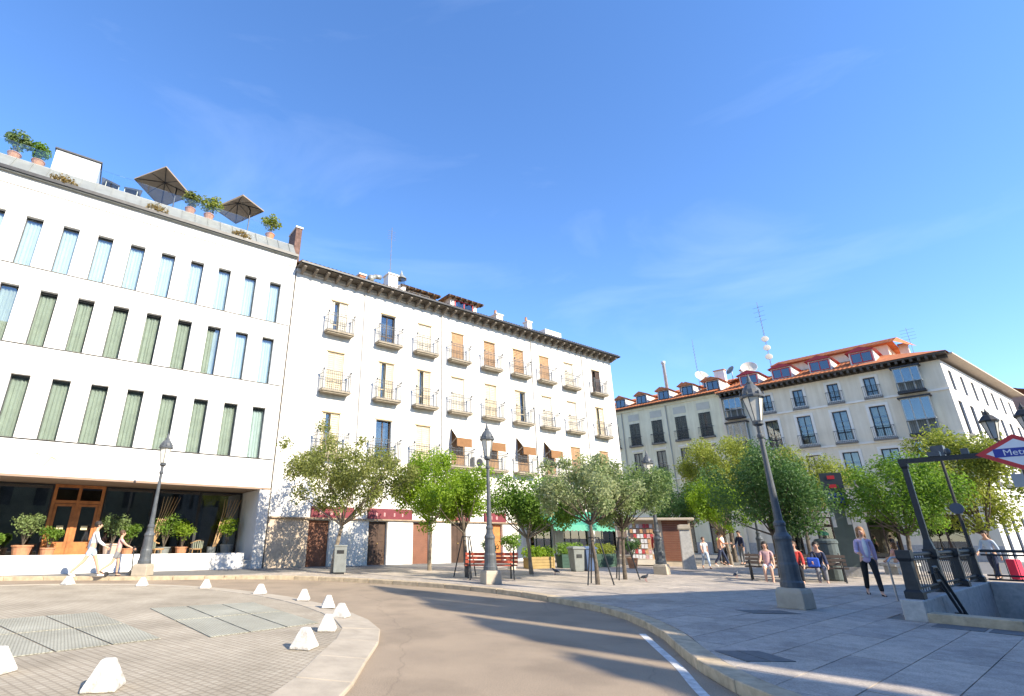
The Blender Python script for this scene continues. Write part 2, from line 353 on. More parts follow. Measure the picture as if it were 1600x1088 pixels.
# cut the stairwell out of the sheet by clipping in the rotated frame
def to_r(p): v = Vector(p) - WELL; return (v.dot(E1), v.dot(E2))
def to_w(p): q = WELL + E1 * p[0] + E2 * p[1]; return (q.x, q.y)
pr = [to_r(p) for p in pl_in]
for rc in ((-300, 0, -300, 300), (WL, 300, -300, 300), (0, WL, -300, 0), (0, WL, WW, 300)):
    c = clip_rect(pr, *rc)
    if len(c) > 2: pb.poly([(*to_w(p), ZP - .014) for p in c])
plaza = struct(pb.build('plaza_pavement', mat('paving_bed', (.17, .165, .155), .9, .15, 4)))
cells = []
SX, SY = 1.2, .6
for i in range(-14, 34):
    for j in range(-30, 24):
        x0 = i * SX; y0 = j * SY; x0 += (.6 if j % 2 else 0)
        c = to_w((x0 + SX / 2, y0 + SY / 2)); dist = math.hypot(*c); azm = math.degrees(math.atan2(c[0], c[1]))
        if c[1] < 3.5 or dist > 34 or azm > 58 or azm < -36: continue
        x1, y1 = x0 + SX, y0 + SY
        if x1 > -.01 and x0 < WL + .01 and y1 > -.01 and y0 < WW + .01:      # keep clear of the stairwell
            if x0 < 0: x1 = min(x1, -.36)
            elif y0 < 0: y1 = min(y1, -.28)
            else: continue
            if x1 - x0 < .1 or y1 - y0 < .1: continue
        P = clip_rect(pr, x0 + .006, x1 - .006, y0 + .006, y1 - .006)
        if len(P) > 2 and area(P) > .02: cells.append((dist, P))
cells.sort(key=lambda q: q[0])
rnd = random.Random(4)
rest = {0: MB(), 1: MB(), 2: MB()}
slab_m = [M_slab, M_slab2, M_slab3]
for k, (dist, P) in enumerate(cells):
    W = [to_w(p) for p in P]; h = rnd.uniform(-.002, .002); mi = rnd.choice((0, 0, 1, 2))
    if area([Vector(q) for q in W]) and sum((W[i - 1][0] * W[i][1] - W[i][0] * W[i - 1][1]) for i in range(len(W))) < 0: W = W[::-1]
    if k < 300: MB().slab(W, ZP - .05, ZP + h).build('paving_slab', slab_m[mi], plaza)
    else: rest[mi].slab(W, ZP - .05, ZP + h)
for mi, b in rest.items():
    if b.f: o = b.build('paving_slab', slab_m[mi], plaza); o['kind'] = 'stuff'
# sunlit sidewalk in front of the facades: cement tiles, wider and flatter
# kerb stones, one by one
ki = smooth_line(kerb_pts, .95)
def stones(line, wdt, z0, z1, m, parent, side, drop=0.):
    for i in range(len(line) - 1):
        a, c = line[i], line[i + 1]; t0 = (line[min(i + 1, len(line) - 1)] - line[max(i - 1, 0)]).normalized(); t1 = (line[min(i + 2, len(line) - 1)] - line[i]).normalized()
        n0 = Vector((-t0.y, t0.x)) * wdt * side; n1 = Vector((-t1.y, t1.x)) * wdt * side; e = (c - a).normalized() * .006
        h = rnd.uniform(-.004, .004)
        A, B_, C_, D_ = a + e, c - e, c + n1 - e, a + n0 + e
        b = MB(); P = [A, B_, C_, D_] if side > 0 else [D_, C_, B_, A]
        b.slab([(q.x, q.y) for q in P], z0, z1 + h)
        if drop:                                       # sloping outer face
            top = b.v[4:]; 
            for q in range(4):
                if (Vector(top[q][:2]) - A).length < 1e-4 or (Vector(top[q][:2]) - B_).length < 1e-4: b.v[4 + q] = (top[q][0], top[q][1], z1 - drop)
        b.build('kerb_stone', m, parent, bevel=.014)
vis = [p for p in ki if p.y > 3 and p.x > -17]
stones(vis, .295, -.02, ZP + .002, M_kerb, plaza, 1)

# traffic island with pale stone rim, small setts and metal gratings
ib = MB(); inn = off_line(il, .62)
ib.poly([(p.x, p.y, .062) for p in inn[:-1]])
island = struct(ib.build('traffic_island', pattern_mat('granite_setts', 'b', (.39, .345, .28), (.44, .395, .325), (.32, .28, .225), 1., R(38), .5, .85, mortar=.012, w=.1, h=.1)))
i_st = smooth_line(isl_pts, 1.05)
stones(i_st, .63, -.02, .075, M_paleston, island, 1, .035)
gm = pattern_mat('galvanised_grating', 'b', (.42, .42, .36), (.47, .47, .405), (.25, .25, .215), 1., R(-8), .5, .5, mortar=.009, w=.045, h=.045)
def grating(P, label, z=.07, name='floor_grating', m=gm, div=(3, 2)):
    o = thing(name, label, 'grating', (P[0][0], P[0][1], z))
    P = [Vector(p) - Vector(P[0]) for p in P]
    nx, ny = div
    def pt(u, v): a = P[0].lerp(P[1], u); d = P[3].lerp(P[2], u); return a.lerp(d, v)
    for i in range(nx):
        for j in range(ny):
            e = .008
            q = [pt(i / nx + e, j / ny + e), pt((i + 1) / nx - e, j / ny + e), pt((i + 1) / nx - e, (j + 1) / ny - e), pt(i / nx + e, (j + 1) / ny - e)]
            if sum(q[t - 1].x * q[t].y - q[t].x * q[t - 1].y for t in range(4)) < 0: q = q[::-1]
            MB().slab([(v.x, v.y) for v in q], -.004, .004 + .001 * ((i + j) % 2)).build('grating_panel', m, o)
    return o
grating([(-8.4, 9.4), (-6.53, 11.0), (-3.95, 8.4), (-5.3, 7.0)], 'pale green-grey metal grating in the setts, away from the island point')
grating([(-5.84, 11.6), (-4.07, 12.7), (-1.98, 9.9), (-3.3, 8.5)], 'blue-grey mesh grating in the setts beside the row of white blocks')
dk = mat('cast_iron_cover', (.12, .12, .12), .6, .2, 8, .3, 60)
for P, lb in (([(6.1, 11.55), (7.0, 11.5), (7.1, 11.0), (6.2, 11.05)], 'dark rectangular cast iron cover in the paving near the big lamp base'),
              ([(3.62, 7.55), (4.2, 7.55), (4.3, 6.95), (3.7, 6.95)], 'dark rectangular cast iron cover in the paving close to the kerb'),
              ([(10.6, 24.2), (11.6, 24.2), (11.6, 23.7), (10.6, 23.7)], 'low iron cover in the paving before the stone pillar')):
    grating(P, lb, ZP + .003, 'manhole_cover', dk, (2, 1))
a0 = WELL - E1 * .95 + E2 * .1
grating([(a0.x, a0.y), (a0 + E1 * .55).to_tuple(), (a0 + E1 * .55 + E2 * 3.4).to_tuple(), (a0 + E2 * 3.4).to_tuple()], 'dark ventilation grating along the metro stair threshold', ZP + .003, 'floor_grating', dk, (1, 5))

# white pyramid blocks
for k, (x, y, s, tilt) in enumerate([(-10.85, 16.55, 1, 0), (-8.52, 16.3, 1, 0), (-6.46, 15.8, 1, 0), (-4.49, 14.45, 1, 0), (-3.07, 13.2, 1, 0), (-2.25, 11.95, 1, 0), (-1.75, 10.62, 1, 0), (-1.72, 9.2, 1, 0), (-1.76, 7.84, 1.05, 0), (-3.25, 5.85, 1.12, 0), (-4.78, 6.4, 1.1, 0)]):
    h = .235 * s; a = .138 * s; t = .05 * s; rz = rnd.uniform(-.4, .4)
    b = MB(); n = 4
    prof = [(a * 1.414, 0), (a * 1.40, .03), (t * 1.5, h - .012), (t * 1.25, h)]
    b.lathe(prof, 4, rot=math.pi / 4)
    if k == 9: m = mat('scuffed_white_concrete', (.7, .68, .62), .85, .22, 9, .4, 50, c2=(.25, .23, .2))
    else: m = mat('white_concrete', (.66, .64, .6), .85, .1, 9, .5, 40, c2=(.38, .35, .31))
    o = b.build('concrete_block', m, loc=(x, y, .066), rz=rz, bevel=.012)
    lb = 'chipped white pyramid block with blackened top on the traffic island' if k == 9 else 'white pyramid block on the setts beside the chipped one' if k == 10 else ('first', 'second', 'third', 'fourth', 'fifth', 'sixth', 'seventh', 'eighth', 'ninth')[k] + ' white pyramid block along the island rim, counted from the hotel porch'
    tag(o, lb, 'block', 'white blocks around the traffic island')

# ---------------------------------------------------------------- hotel (white, slit windows)
JX, JY = -7.582, 24.253; RZA = R(90 - 55.68)
hotel = thing('hotel_building', 'white modern hotel with rows of slit windows and a roof terrace', 'building', (JX, JY, 0), RZA)
HX0 = -17.2; HD = 12.
bands = [(3.5, 4.75), (4.80, 8.33), (8.38, 11.55), (11.60, 14.98), (15.022, 15.5)]
rows = [(4.80, 7.17, 1.287, -1.30, .60), (8.38, 10.70, 1.270, -1.29, .585), (11.60, 13.78, 1.2565, -1.28, .58)]
backing = MB(); backing.box(HX0, -.05, .34, HD, 3.6, 15.45)
holes_all = []
for (z0, z1, sp, xl, wd) in rows:
    holes_all.append([(xl - k * sp, xl - k * sp + wd, z0, z1) for k in range(12)])
for bi, (z0, z1) in enumerate(bands):
    hs = [] if bi in (0, 4) else [(a, c, z0 - .001 if bi else z0, d) for (a, c, _, d) in holes_all[bi - 1]]
    wb = wall_mesh(HX0, -.04, z0, z1, hs, .3)
    # top and bottom returns of the panel so that the joint is a real groove
    wb.quad((HX0, 0, z1), (-.04, 0, z1), (-.04, .05, z1), (HX0, .05, z1))
    wb.quad((HX0, .05, z0), (-.04, .05, z0), (-.04, 0, z0), (HX0, 0, z0))
    wb.build('wall_panel', M_white, hotel)
# solid core behind (rooms are shallow boxes so curtains have something behind them)
cb = MB()
for (z0, z1, sp, xl, wd) in rows:
    pass
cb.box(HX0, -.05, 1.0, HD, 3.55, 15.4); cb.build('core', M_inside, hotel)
gb = MB()
for z0, z1 in zip([b_[1] for b_ in bands[:-1]], [b_[0] for b_ in bands[1:]]): gb.box(HX0, -.045, .1, .15, z0 - .02, z1 + .02)
for (z0, z1, sp, xl, wd) in rows:                    # floor plates between window rows
    gb.box(HX0, -.05, .3, 1.0, z0 - .12, z0 - .03); gb.box(HX0, -.05, .3, 1.0, z1 + .03, z1 + .12)
gb.build('joint_backing', mat('joint_shadow_gap', (.06, .058, .055), .9), hotel)
MB().box(-.04, -.02, 0.06, HD, 3.5, 15.5).build('end_wall', M_white, hotel)
wf = {}
for ri, (z0, z1, sp, xl, wd) in enumerate(rows):
    h = z1 - z0; f = MB(); frame_bars(f, -wd / 2, wd / 2, 0, h, .2, .26, .028); wf[ri] = f.mesh('frame', M_dark)
    p = MB(); p.box(-wd / 2 + .03, wd / 2 - .03, .225, .235, .03, h - .03); pm = p.mesh('pane', M_glass)
    cs = [curtain_mesh(wd - .03, h - .12, M_curt, .03, 22, s) for s in range(4)]; cp = [curtain_mesh(wd - .03, h - .12, M_curtpale, .03, 22, s + 9) for s in range(4)]
    bl = MB(); bl.box(-wd / 2 + .02, wd / 2 - .02, .27, .3, h - .14, h - .03); blm = bl.mesh('blind_box', M_dark)
    for k in range(12):
        cx = xl - k * sp + wd / 2
        wo = ob('window', wf[ri], hotel, (cx, 0, z0)); ob('pane', pm, wo)
        pale = (ri == 2) or (ri == 1 and k < 2) or (ri == 0 and k < 1)
        c = ob('curtain', (cp if pale else cs)[rnd.randrange(4)], wo, (0, .31, .03))
        ob('blind_box', blm, wo)
# eaves line: dark gutter, zinc slope with standing seams, terrace slab
MB().box(HX0, -.02, -.16, .1, 15.5, 15.53).build('cornice', M_zinc, hotel)
MB().box(HX0, -.02, -.22, -.06, 15.535, 15.68).build('gutter', M_dark, hotel)
z = MB(); z.quad((HX0, -.06, 15.62), (-.1, -.06, 15.62), (-.1, .75, 16.7), (HX0, .75, 16.7)); z.quad((HX0, .75, 16.7), (-.1, .75, 16.7), (-.1, .75, 15.4), (HX0, .75, 15.4)); z.quad((-.1, -.06, 15.62), (-.1, .75, 15.4), (-.1, .75, 16.7), (-.1, .3, 16.1))
zs = z.build('roof_slope', M_zinc, hotel)
seam = MB(); seam.poly([(-.012, -.06, 15.625), (.012, -.06, 15.625), (.012, .75, 16.705), (-.012, .75, 16.705)]); seam.poly([(-.012, -.08, 15.655), (-.012, .73, 16.735), (.012, .73, 16.735), (.012, -.08, 15.655)]); seam.quad((-.012, -.06, 15.625), (-.012, .75, 16.705), (-.012, .73, 16.735), (-.012, -.08, 15.655)); seam.quad((.012, -.06, 15.625), (.012, -.08, 15.655), (.012, .73, 16.735), (.012, .75, 16.705))
sm = seam.mesh('seam', M_zinc)
for k in range(28): ob('seam', sm, zs, (-.4 - k * .6, 0, 0))
MB().box(HX0, -.1, .76, HD, 15.42, 16.72).build('terrace_floor', M_granite, hotel)
# glass balustrade: single panes
gp_ = MB(); gp_.box(0, 1.46, .0, .014, 0, .95); gpm = gp_.mesh('balustrade_pane', M_rail_glass)
for k in range(9): ob('balustrade_pane', gpm, hotel, (-14.9 + k * 1.5, .86, 16.6))
# white stair-head box with a dark edge
sh = MB(); sh.box(-11.4, -9.6, 2.0, 4.4, 16.5, 18.6); sh.build('stair_head', M_white, hotel)
se = MB(); se.box(-11.46, -9.55, 1.93, 4.45, 18.605, 18.68); se.build('stair_head_coping', M_dark, hotel)
# fascia sign: gilt script lettering and emblem
def text_obj(name, s, size, m, parent, loc, rz=0., ext=.01, align='LEFT', shear=0., rx=90):
    cu = bpy.data.curves.new(name, 'FONT'); cu.body = s; cu.size = size; cu.extrude = ext; cu.align_x = align; cu.shear = shear; cu.resolution_u = 3
    t = bpy.data.objects.new(name, cu); col.objects.link(t)
    dg = bpy.context.evaluated_depsgraph_get(); me = bpy.data.meshes.new_from_object(t.evaluated_get(dg)); bpy.data.objects.remove(t)
    me.materials.clear(); me.materials.append(m); o = ob(name, me, parent, loc); o.rotation_euler = (R(rx), 0, rz); return o
M_goldp = mat('pale_gold_lettering', (.62, .54, .38), .5, .2, 6)
sl_ = MB()                                              # two lines of small gilt characters, too worn to read
q_ = random.Random(8)
for (xa, xb, zc, hh, st) in ((-7.84, -6.3, 4.28, .16, .2), (-7.25, -6.25, 3.95, .13, .11)):
    x = xa
    while x < xb:
        zz = zc + (xa - x) * .03
        for i in range(q_.choice((1, 2))):
            p0 = (x + q_.uniform(0, .05), -.012, zz + q_.uniform(-hh / 2, 0)); p1 = (x + q_.uniform(.0, .07), -.012, zz + q_.uniform(0, hh / 2)); sl_.bar(p0, p1, .013, .01, 4)
        x += st * q_.uniform(.8, 1.2)
sl_.build('sign_lettering', M_goldp, hotel)['kind'] = 'stuff'
e = MB()
e.tube([(-8.62, -.02, 3.82), (-8.5, -.02, 4.0), (-8.42, -.02, 4.2), (-8.3, -.02, 4.36), (-8.22, -.02, 4.46)], [.012, .025, .035, .025, .01], 6); e.tube([(-8.42, -.02, 4.2), (-8.25, -.02, 4.12), (-8.18, -.02, 3.98)], [.022, .016, .01], 6); e.tube([(-9.05, -.02, 4.2), (-8.9, -.02, 4.3), (-8.75, -.02, 4.24)], [.01, .014, .01], 6); e.tube([(-8.5, -.02, 4.02), (-8.6, -.02, 3.86), (-8.8, -.02, 3.78)], [.018, .012, .008], 6)
e.build('sign_emblem', M_goldp, hotel)
# ground floor: recessed glazing, soffit, wooden door, low white wall
REC = 2.8
MB().box(HX0, -.02, .002, REC + .5, 3.42, 3.498).build('soffit', mat('brown_soffit', (.30, .21, .15), .7, .08, 2), hotel)
MB().box(HX0, -.5, .02, REC + .6, -.1, .45).build('porch_floor', M_granite, hotel)
MB().box(HX0, -.85, -.02, .2, -.1, .74).build('low_wall', M_white, hotel, bevel=.01)
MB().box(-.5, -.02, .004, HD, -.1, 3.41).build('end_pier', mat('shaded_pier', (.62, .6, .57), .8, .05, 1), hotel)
gl = MB(); xs = [-16.8, -14.6, -12.3, -10.2, -8.15]; xs2 = [-6.3, -4.4, -2.45, -.55]
for X in (xs, xs2):
    for i in range(len(X) - 1):
        f = MB(); frame_bars(f, X[i], X[i + 1], .46, 3.4, REC, REC + .08, .06); wo = f.build('shop_window', M_dark, hotel)
        MB().box(X[i] + .06, X[i + 1] - .06, REC + .03, REC + .045, .52, 3.34).build('pane', M_glassd, wo)
dr = MB(); frame_bars(dr, -8.13, -6.32, .46, 3.41, REC - .06, REC + .1, .12, (-7.225,), (2.72,)); door = dr.build('door', M_wood, hotel)
for x0 in (-8.0, -7.16):
    d = MB(); frame_bars(d, x0, x0 + .71, .48, 2.64, REC - .02, REC + .04, .1); d.box(x0 + .1, x0 + .61, REC, REC + .03, .58, 1.15); d.build('door_leaf', M_wood, door)
    MB().box(x0 + .1, x0 + .61, REC + .005, REC + .015, 1.15, 2.54).build('pane', M_glassd, door)
    MB().box(x0 + .24, x0 + .47, REC - .012, REC, 1.62, 1.78).build('notice', mat('cream_notice', (.7, .6, .35), .6), door)
# interior: back wall, warm timber screen, floor lamps are not visible; leave it dim
MB().box(HX0, -.55, REC + 3.6, REC + 3.75, .3, 3.45).build('back_wall', mat('restaurant_wall', (.16, .12, .085), .9, .3, 1), hotel)
MB().box(-2.05, -1.35, REC + .9, REC + 1.0, .46, 2.75).build('timber_screen', M_pine, hotel)
MB().box(HX0, -.55, REC + .6, REC + 3.6, .3, .44).build('floor', M_inside, hotel)
sg = MB(); sg.box(-11.0, -10.1, REC - .03, REC - .02, 1.35, 1.95); sgo = sg.build('window_poster', mat('cream_poster', (.72, .68, .5), .7, .1, 3), hotel)

# ---- terrace furniture and pots (things of their own)
def at_h(u, y, z): x, yy = local(u, y, (JX, JY), RZA); return (x, yy, z)
def parasol(loc, tilt, rz, label):
    t = thing('parasol', label, 'parasol', loc, rz, 'parasols on the hotel terrace')
    MB().box(-.35, .35, -.35, .35, 0, .08).build('base_plate', M_dark, t)
    MB().tube([(0, 0, .08), (0, 0, 1.9), (.15, 0, 2.1), (.6, 0, 2.2)], .035, 8).build('pole', M_dark, t)
    can = empty('canopy', (.6, 0, 1.75), 0, t); can.rotation_euler = tilt
    b = MB(); s = .95
    A = [(-s, -s, 0), (s, -s, 0), (s, s, 0), (-s, s, 0)]
    for i in range(4): b.poly([A[i], A[(i + 1) % 4], (0, 0, .42)])
    for i in range(4):
        p, q = A[i], A[(i + 1) % 4]; b.quad(p, (p[0], p[1], -.09), (q[0], q[1], -.09), q)
    cl = b.build('cloth', mat('taupe_canvas', (.30, .235, .17), .85, .08, 3), can)
    r = MB()
    for i in range(4): r.bar((A[i][0] * .99, A[i][1] * .99, -.01), (0, 0, .38), .016); m_ = ((A[i][0] + A[(i + 1) % 4][0]) / 2, (A[i][1] + A[(i + 1) % 4][1]) / 2, 0); r.bar(m_, (0, 0, .38), .012)
    r.build('ribs', M_dark, can)
    return t
parasol(at_h(-6.2, 2.0, 16.72), (R(12), R(-14), R(38)), RZA + R(180), 'taupe canvas parasol beside the white stair-head box on the hotel terrace')
parasol(at_h(-2.45, 1.7, 16.72), (R(14), R(8), R(40)), RZA + R(180), 'taupe canvas parasol at the terrace end near the old cornice building')

def leaves_mesh(name, m, centres, n, size, seed, up=.4, flat=1.):
    """n small folded leaves spread round the clump centres (x, y, z, r)"""
    rnd = random.Random(seed); V = []; F = []
    wts = [c[3] ** 2 for c in centres]
    pick = rnd.choices(centres, wts, k=n)
    for c in pick:
        d = Vector((rnd.gauss(0, 1), rnd.gauss(0, 1), rnd.gauss(0, 1) * flat))
        if d.length < .01: continue
        d.normalize(); rr = c[3] * (rnd.random() ** .45)
        p = Vector(c[:3]) + d * rr
        nrm = (d * .6 + Vector((rnd.gauss(0, .5), rnd.gauss(0, .5), rnd.gauss(0, .4) + up))).normalized()
        ax = nrm.orthogonal().normalized(); ax.rotate(Matrix.Rotation(rnd.uniform(0, 6.283), 3, nrm)); bx = nrm.cross(ax)
        s = size * rnd.uniform(.6, 1.25); w_ = s * .36; k = len(V)
        V += [p - ax * s * .5, p + bx * w_ * .8 + nrm * s * .1, p + ax * s * .55 - nrm * s * .12, p - bx * w_ * .8 + nrm * s * .1]
        F += [(k, k + 1, k + 2), (k, k + 2, k + 3)]
    me = bpy.data.meshes.new(name); me.from_pydata([tuple(v) for v in V], [], F); me.materials.append(m); return me

L_olive = leaf_mat('olive_leaves', (.095, .125, .03), (.26, .275, .075))
L_bright = leaf_mat('bright_green_leaves', (.10, .175, .015), (.30, .42, .045), .45)
L_mid = leaf_mat('mid_green_leaves', (.07, .14, .02), (.22, .34, .055), .42)
L_dark = leaf_mat('dark_green_leaves', (.042, .095, .028), (.12, .21, .06), .32)
L_pinkish = leaf_mat('green_and_faded_pink_leaves', (.10, .165, .045), (.46, .48, .27), .4)
L_grey = leaf_mat('greyish_green_leaves', (.08, .135, .045), (.26, .33, .12), .33)
L_lime = leaf_mat('lime_olive_leaves', (.11, .145, .025), (.36, .39, .08), .4)
L_dry = leaf_mat('dry_ochre_leaves', (.16, .11, .03), (.38, .27, .09), .25)
def pot_plant(loc, h, r, m, pot_m, label, n=380, size=.11, stick=False, pot_r=.2, pot_h=.35, cat='potted plant', group=None):
    t = thing('potted_plant', label, cat, loc, rnd.uniform(0, 6), group)
    MB().lathe([(pot_r * .7, 0), (pot_r, pot_h * .9), (pot_r * 1.1, pot_h * .92), (pot_r * 1.1, pot_h), (pot_r * .9, pot_h), (pot_r * .85, pot_h - .04), (0, pot_h - .04)], 14).build('pot', pot_m, t, smooth=False)
    s = MB(); cs = []
    sd_ = rnd.random()
    for i in range(7):
        a = i * 2.4; tip = (r * .6 * math.cos(a), r * .6 * math.sin(a), pot_h + (h - pot_h) * rnd.uniform(.55, .9)); s.tube([(0, 0, pot_h - .05), (tip[0] * .4, tip[1] * .4, (tip[2] + pot_h) / 2), tip], [.014, .01, .005], 5); cs.append((*tip, r * .5))
    s.build('stem', M_bark, t)
    cs.append((0, 0, pot_h + (h - pot_h) * .55, r * .75))
    ob('foliage', leaves_mesh('foliage', m, cs, n, size, int(sd_ * 1e6)), t)
    return t
for (u, y, z, h, r, m, lb) in [(-5.45, 1.12, 16.72, 1.4, .5, L_olive, 'yucca-like plant in a clay pot on the hotel terrace right by the first parasol pole'),
                               (-4.55, 1.12, 16.72, 1.4, .6, L_lime, 'wide yellow-green plant in a clay pot between the two terrace parasols'),
                               (-1.35, 1.12, 16.72, 1.5, .55, L_lime, 'pale yellow-green plant in a clay pot at the very end of the hotel terrace'),
                               (-12.6, 1.2, 16.72, 1.4, .5, L_grey, 'grey-green shrub in a pot behind the terrace glass, away from the stair-head box'),
                               (-11.75, 1.2, 16.72, 1.2, .4, L_mid, 'dark green shrub in a pot behind the terrace glass, next to the stair-head box')]:
    pot_plant(at_h(u, y, z), h, r, m, M_terra, lb, 520, .16, pot_h=.42, pot_r=.24, group='pots on the hotel terrace')
for u, lb in ((-10.55, 'ochre trailing plant hanging over the zinc roof edge below the stair-head box'), (-6.9, 'ochre trailing plant hanging over the zinc roof edge below the first parasol'), (-3.0, 'ochre trailing plant hanging over the zinc roof edge below the second parasol')):
    t = thing('trailing_plant', lb, 'plant', at_h(u, -.05, 15.64), RZA, 'trailing plants on the roof edge')
    MB().box(-.4, .4, .02, .2, .08, .22).build('trough', M_zinc, t)
    ob('foliage', leaves_mesh('foliage', L_dry, [(-.3, .05, .25, .2), (0, 0, .28, .26), (.3, .05, .22, .22), (.1, -.1, .12, .16)], 420, .1, int(u * 31)), t)
# deck chairs on the terrace
def lounge(loc, rz, label):
    t = thing('terrace_chair', label, 'chair', loc, rz, 'terrace chairs')
    b = MB(); b.box(-.3, .3, -.3, .3, .36, .44); b.build('seat', mat('charcoal_cushion', (.06, .06, .065), .9), t)
    b = MB(); b.poly([(-.3, .26, .44), (.3, .26, .44), (.3, .48, .95), (-.3, .48, .95)]); b.poly([(-.3, .33, .44), (-.3, .55, .95), (.3, .55, .95), (.3, .33, .44)]); b.quad((-.3, .48, .95), (.3, .48, .95), (.3, .55, .95), (-.3, .55, .95)); b.quad((-.3, .26, .44), (-.3, .48, .95), (-.3, .55, .95), (-.3, .33, .44)); b.quad((.3, .26, .44), (.3, .33, .44), (.3, .55, .95), (.3, .48, .95)); b.build('backrest', mat('charcoal_cushion', (.06, .06, .065)), t)
    for x in (-.27, .27):
        for y in (-.26, .26): MB().bar((x, y, 0), (x, y, .36), .018).build('leg', M_shutw, t)
lounge(at_h(-8.95, 1.25, 16.72), RZA + .3, 'dark terrace chair beside the white stair-head box'); lounge(at_h(-8.05, 1.25, 16.72), RZA - .2, 'dark terrace chair between the stair-head box and the first parasol')
# porch pots, chairs and branches
for (u, y, h, r, m, pm_, lb, pr_, ph_) in [(-10.0, 1.0, 1.0, .3, L_mid, M_pink, 'small round bush in a pale clay jar on the hotel porch, farthest from the door', .22, .5),
                                      (-9.45, 1.2, .95, .26, L_mid, M_pink, 'small green bush in a pale clay jar on the hotel porch, second from the end', .2, .45),
                                      (-8.65, 1.7, 1.75, .55, L_grey, M_terra, 'big grey-green shrub in a clay pot left of the wooden hotel door', .32, .6),
                                      (-7.85, 1.9, 1.3, .4, L_mid, M_terra, 'leafy green plant in a clay pot against the wooden hotel door', .24, .5),
                                      (-5.75, 1.5, 1.75, .5, L_grey, M_pink, 'rounded grey-green tree in a pale clay jar right of the wooden hotel door', .3, .65),
                                      (-3.4, 3.5, 2.0, .55, L_bright, M_terra, 'bright green plant behind the hotel window glass above the rattan chairs', .25, .5),
                                      (-3.75, 2.1, 1.9, .6, L_mid, M_greygreen, 'tall leafy plant by the hotel window next to the leaning branches', .26, .5),
                                      (-3.0, 2.3, 1.6, .5, L_bright, M_terra, 'bright leafy plant by the hotel window behind the rattan chairs', .24, .5),
                                      (-5.1, 2.2, 1.5, .42, L_mid, M_terra, 'green plant in a clay pot between the pale jar and the branches', .22, .45),
                                      (-1.15, 2.0, 1.75, .42, L_bright, M_greygreen, 'bright green plant in a grey pot at the end of the hotel porch', .26, .6)]:
    pot_plant(at_h(u, y, .45), h, r, m, pm_, lb, 700, .1, pot_r=pr_, pot_h=ph_, group='pots on the hotel porch')
def branches(loc, lb, s):
    t = thing('branch_bundle', lb, 'branches', loc, RZA); MB().lathe([(.16, 0), (.2, .5), (.18, .5), (.17, .1), (0, .1)], 12).build('vase', M_greygreen, t)
    q = random.Random(s)
    for i in range(6):
        x = .1 * i - .2; MB().tube([(0, 0, .1), (.25 + x * .5, q.uniform(-.1, .1), 1.1), (.5 + x, q.uniform(-.1, .1), 2.0), (.6 + x * 1.4, q.uniform(-.15, .15), 2.6)], [.028, .024, .018, .01], 5).build('branch', M_pine, t)
branches(at_h(-4.4, 2.1, .45), 'bundle of pale bare branches leaning by the hotel window', 3); branches(at_h(-1.75, 2.2, .45), 'thin bundle of pale branches in a vase at the end of the hotel porch', 5)
def rattan(loc, rz, lb):
    t = thing('rattan_chair', lb, 'chair', loc, rz, 'rattan chairs on the hotel porch')
    MB().lathe([(.24, .40), (.26, .43), (.25, .46), (0, .47)], 16).build('seat', mat('rattan', (.45, .27, .12), .7, .2, 20, .3, 60), t)
    b = MB(); ps = [(.27 * math.cos(a), .27 * math.sin(a), .78 - .12 * abs(math.cos(a)) ** 3) for a in [math.pi * k / 10 for k in range(11)]]; b.tube(ps, .022, 6)
    b.build('arm_hoop', mat('rattan', (.45, .27, .12)), t)
    b = MB()
    for k in range(2, 9): a = math.pi * k / 10; b.bar((.25 * math.cos(a), .25 * math.sin(a), .45), ps[k], .03, .03, 4)
    b.build('backrest', mat('grey_green_weave', (.25, .27, .2), .8, .2, 30), t)
    for a in (.5, 2.64, 3.7, 5.7): MB().bar((.22 * math.cos(a), .22 * math.sin(a), .42), (.26 * math.cos(a), .26 * math.sin(a), 0), .016).build('leg', mat('rattan', (.45, .27, .12)), t)
rattan(at_h(-2.55, 1.5, .45), RZA + 3.5, 'rattan armchair with rounded weave back on the hotel porch facing out'); rattan(at_h(-4.05, 1.5, .45), RZA + 1.6, 'rattan armchair turned sideways by the pale branches'); 
# menu stand at the far end
ms = thing('menu_stand', 'slanted white menu board on a wooden stand at the hotel porch', 'menu stand', at_h(-10.75, .55, .45), RZA)
MB().bar((0, 0, 0), (0, 0, .95), .03).build('post', M_wood, ms); b = MB(); b.box(-.35, .35, -.2, .2, -.02, .02); o = b.build('board', M_shutw, ms, (0, 0, 1.0)); o.rotation_euler = (R(25), 0, 0)

# ---------------------------------------------------------------- old building with balconies
mid = thing('apartment_building', 'old cream-white apartment building with iron balconies and bracketed eaves', 'building', (JX, JY, 0), RZA)
MX0, MX1, MZ = .03, 26.1, 14.75; MDP = 11.
cols_ = [2.64, 5.72, 8.26, 10.76, 13.41, 16.0, 18.5, 21.05, 24.13]
mrows = [(5.28, 7.38), (8.5, 10.67), (11.76, 13.63)]
WD = .96
holes = [(c - WD / 2, c + WD / 2, z0, z1) for c in cols_ for (z0, z1) in mrows]
doors = [(1.95, 3.0, 'roller'), (5.1, 6.15, 'dark'), (7.72, 8.75, 'roller'), (10.2, 11.2, 'dark'), (12.75, 13.95, 'wood'), (16.2, 18.2, 'shop'), (19.2, 21.6, 'shop'), (22.3, 24.8, 'shop')]
holes += [(a, c, .1, 2.15) for a, c, k in doors]
wall_mesh(MX0, MX1, 0, MZ, holes, .28).build('wall', M_midwall, mid)
b = MB(); b.quad((MX1, 0, 0), (MX1, MDP, 0), (MX1, MDP, MZ), (MX1, 0, MZ)); b.build('end_wall', M_midwall, mid); b = MB(); b.quad((MX0, MDP, 0), (MX0, 0.05, 0), (MX0, 0.05, MZ), (MX0, MDP, MZ)); b.build('end_wall', M_midwall, mid)
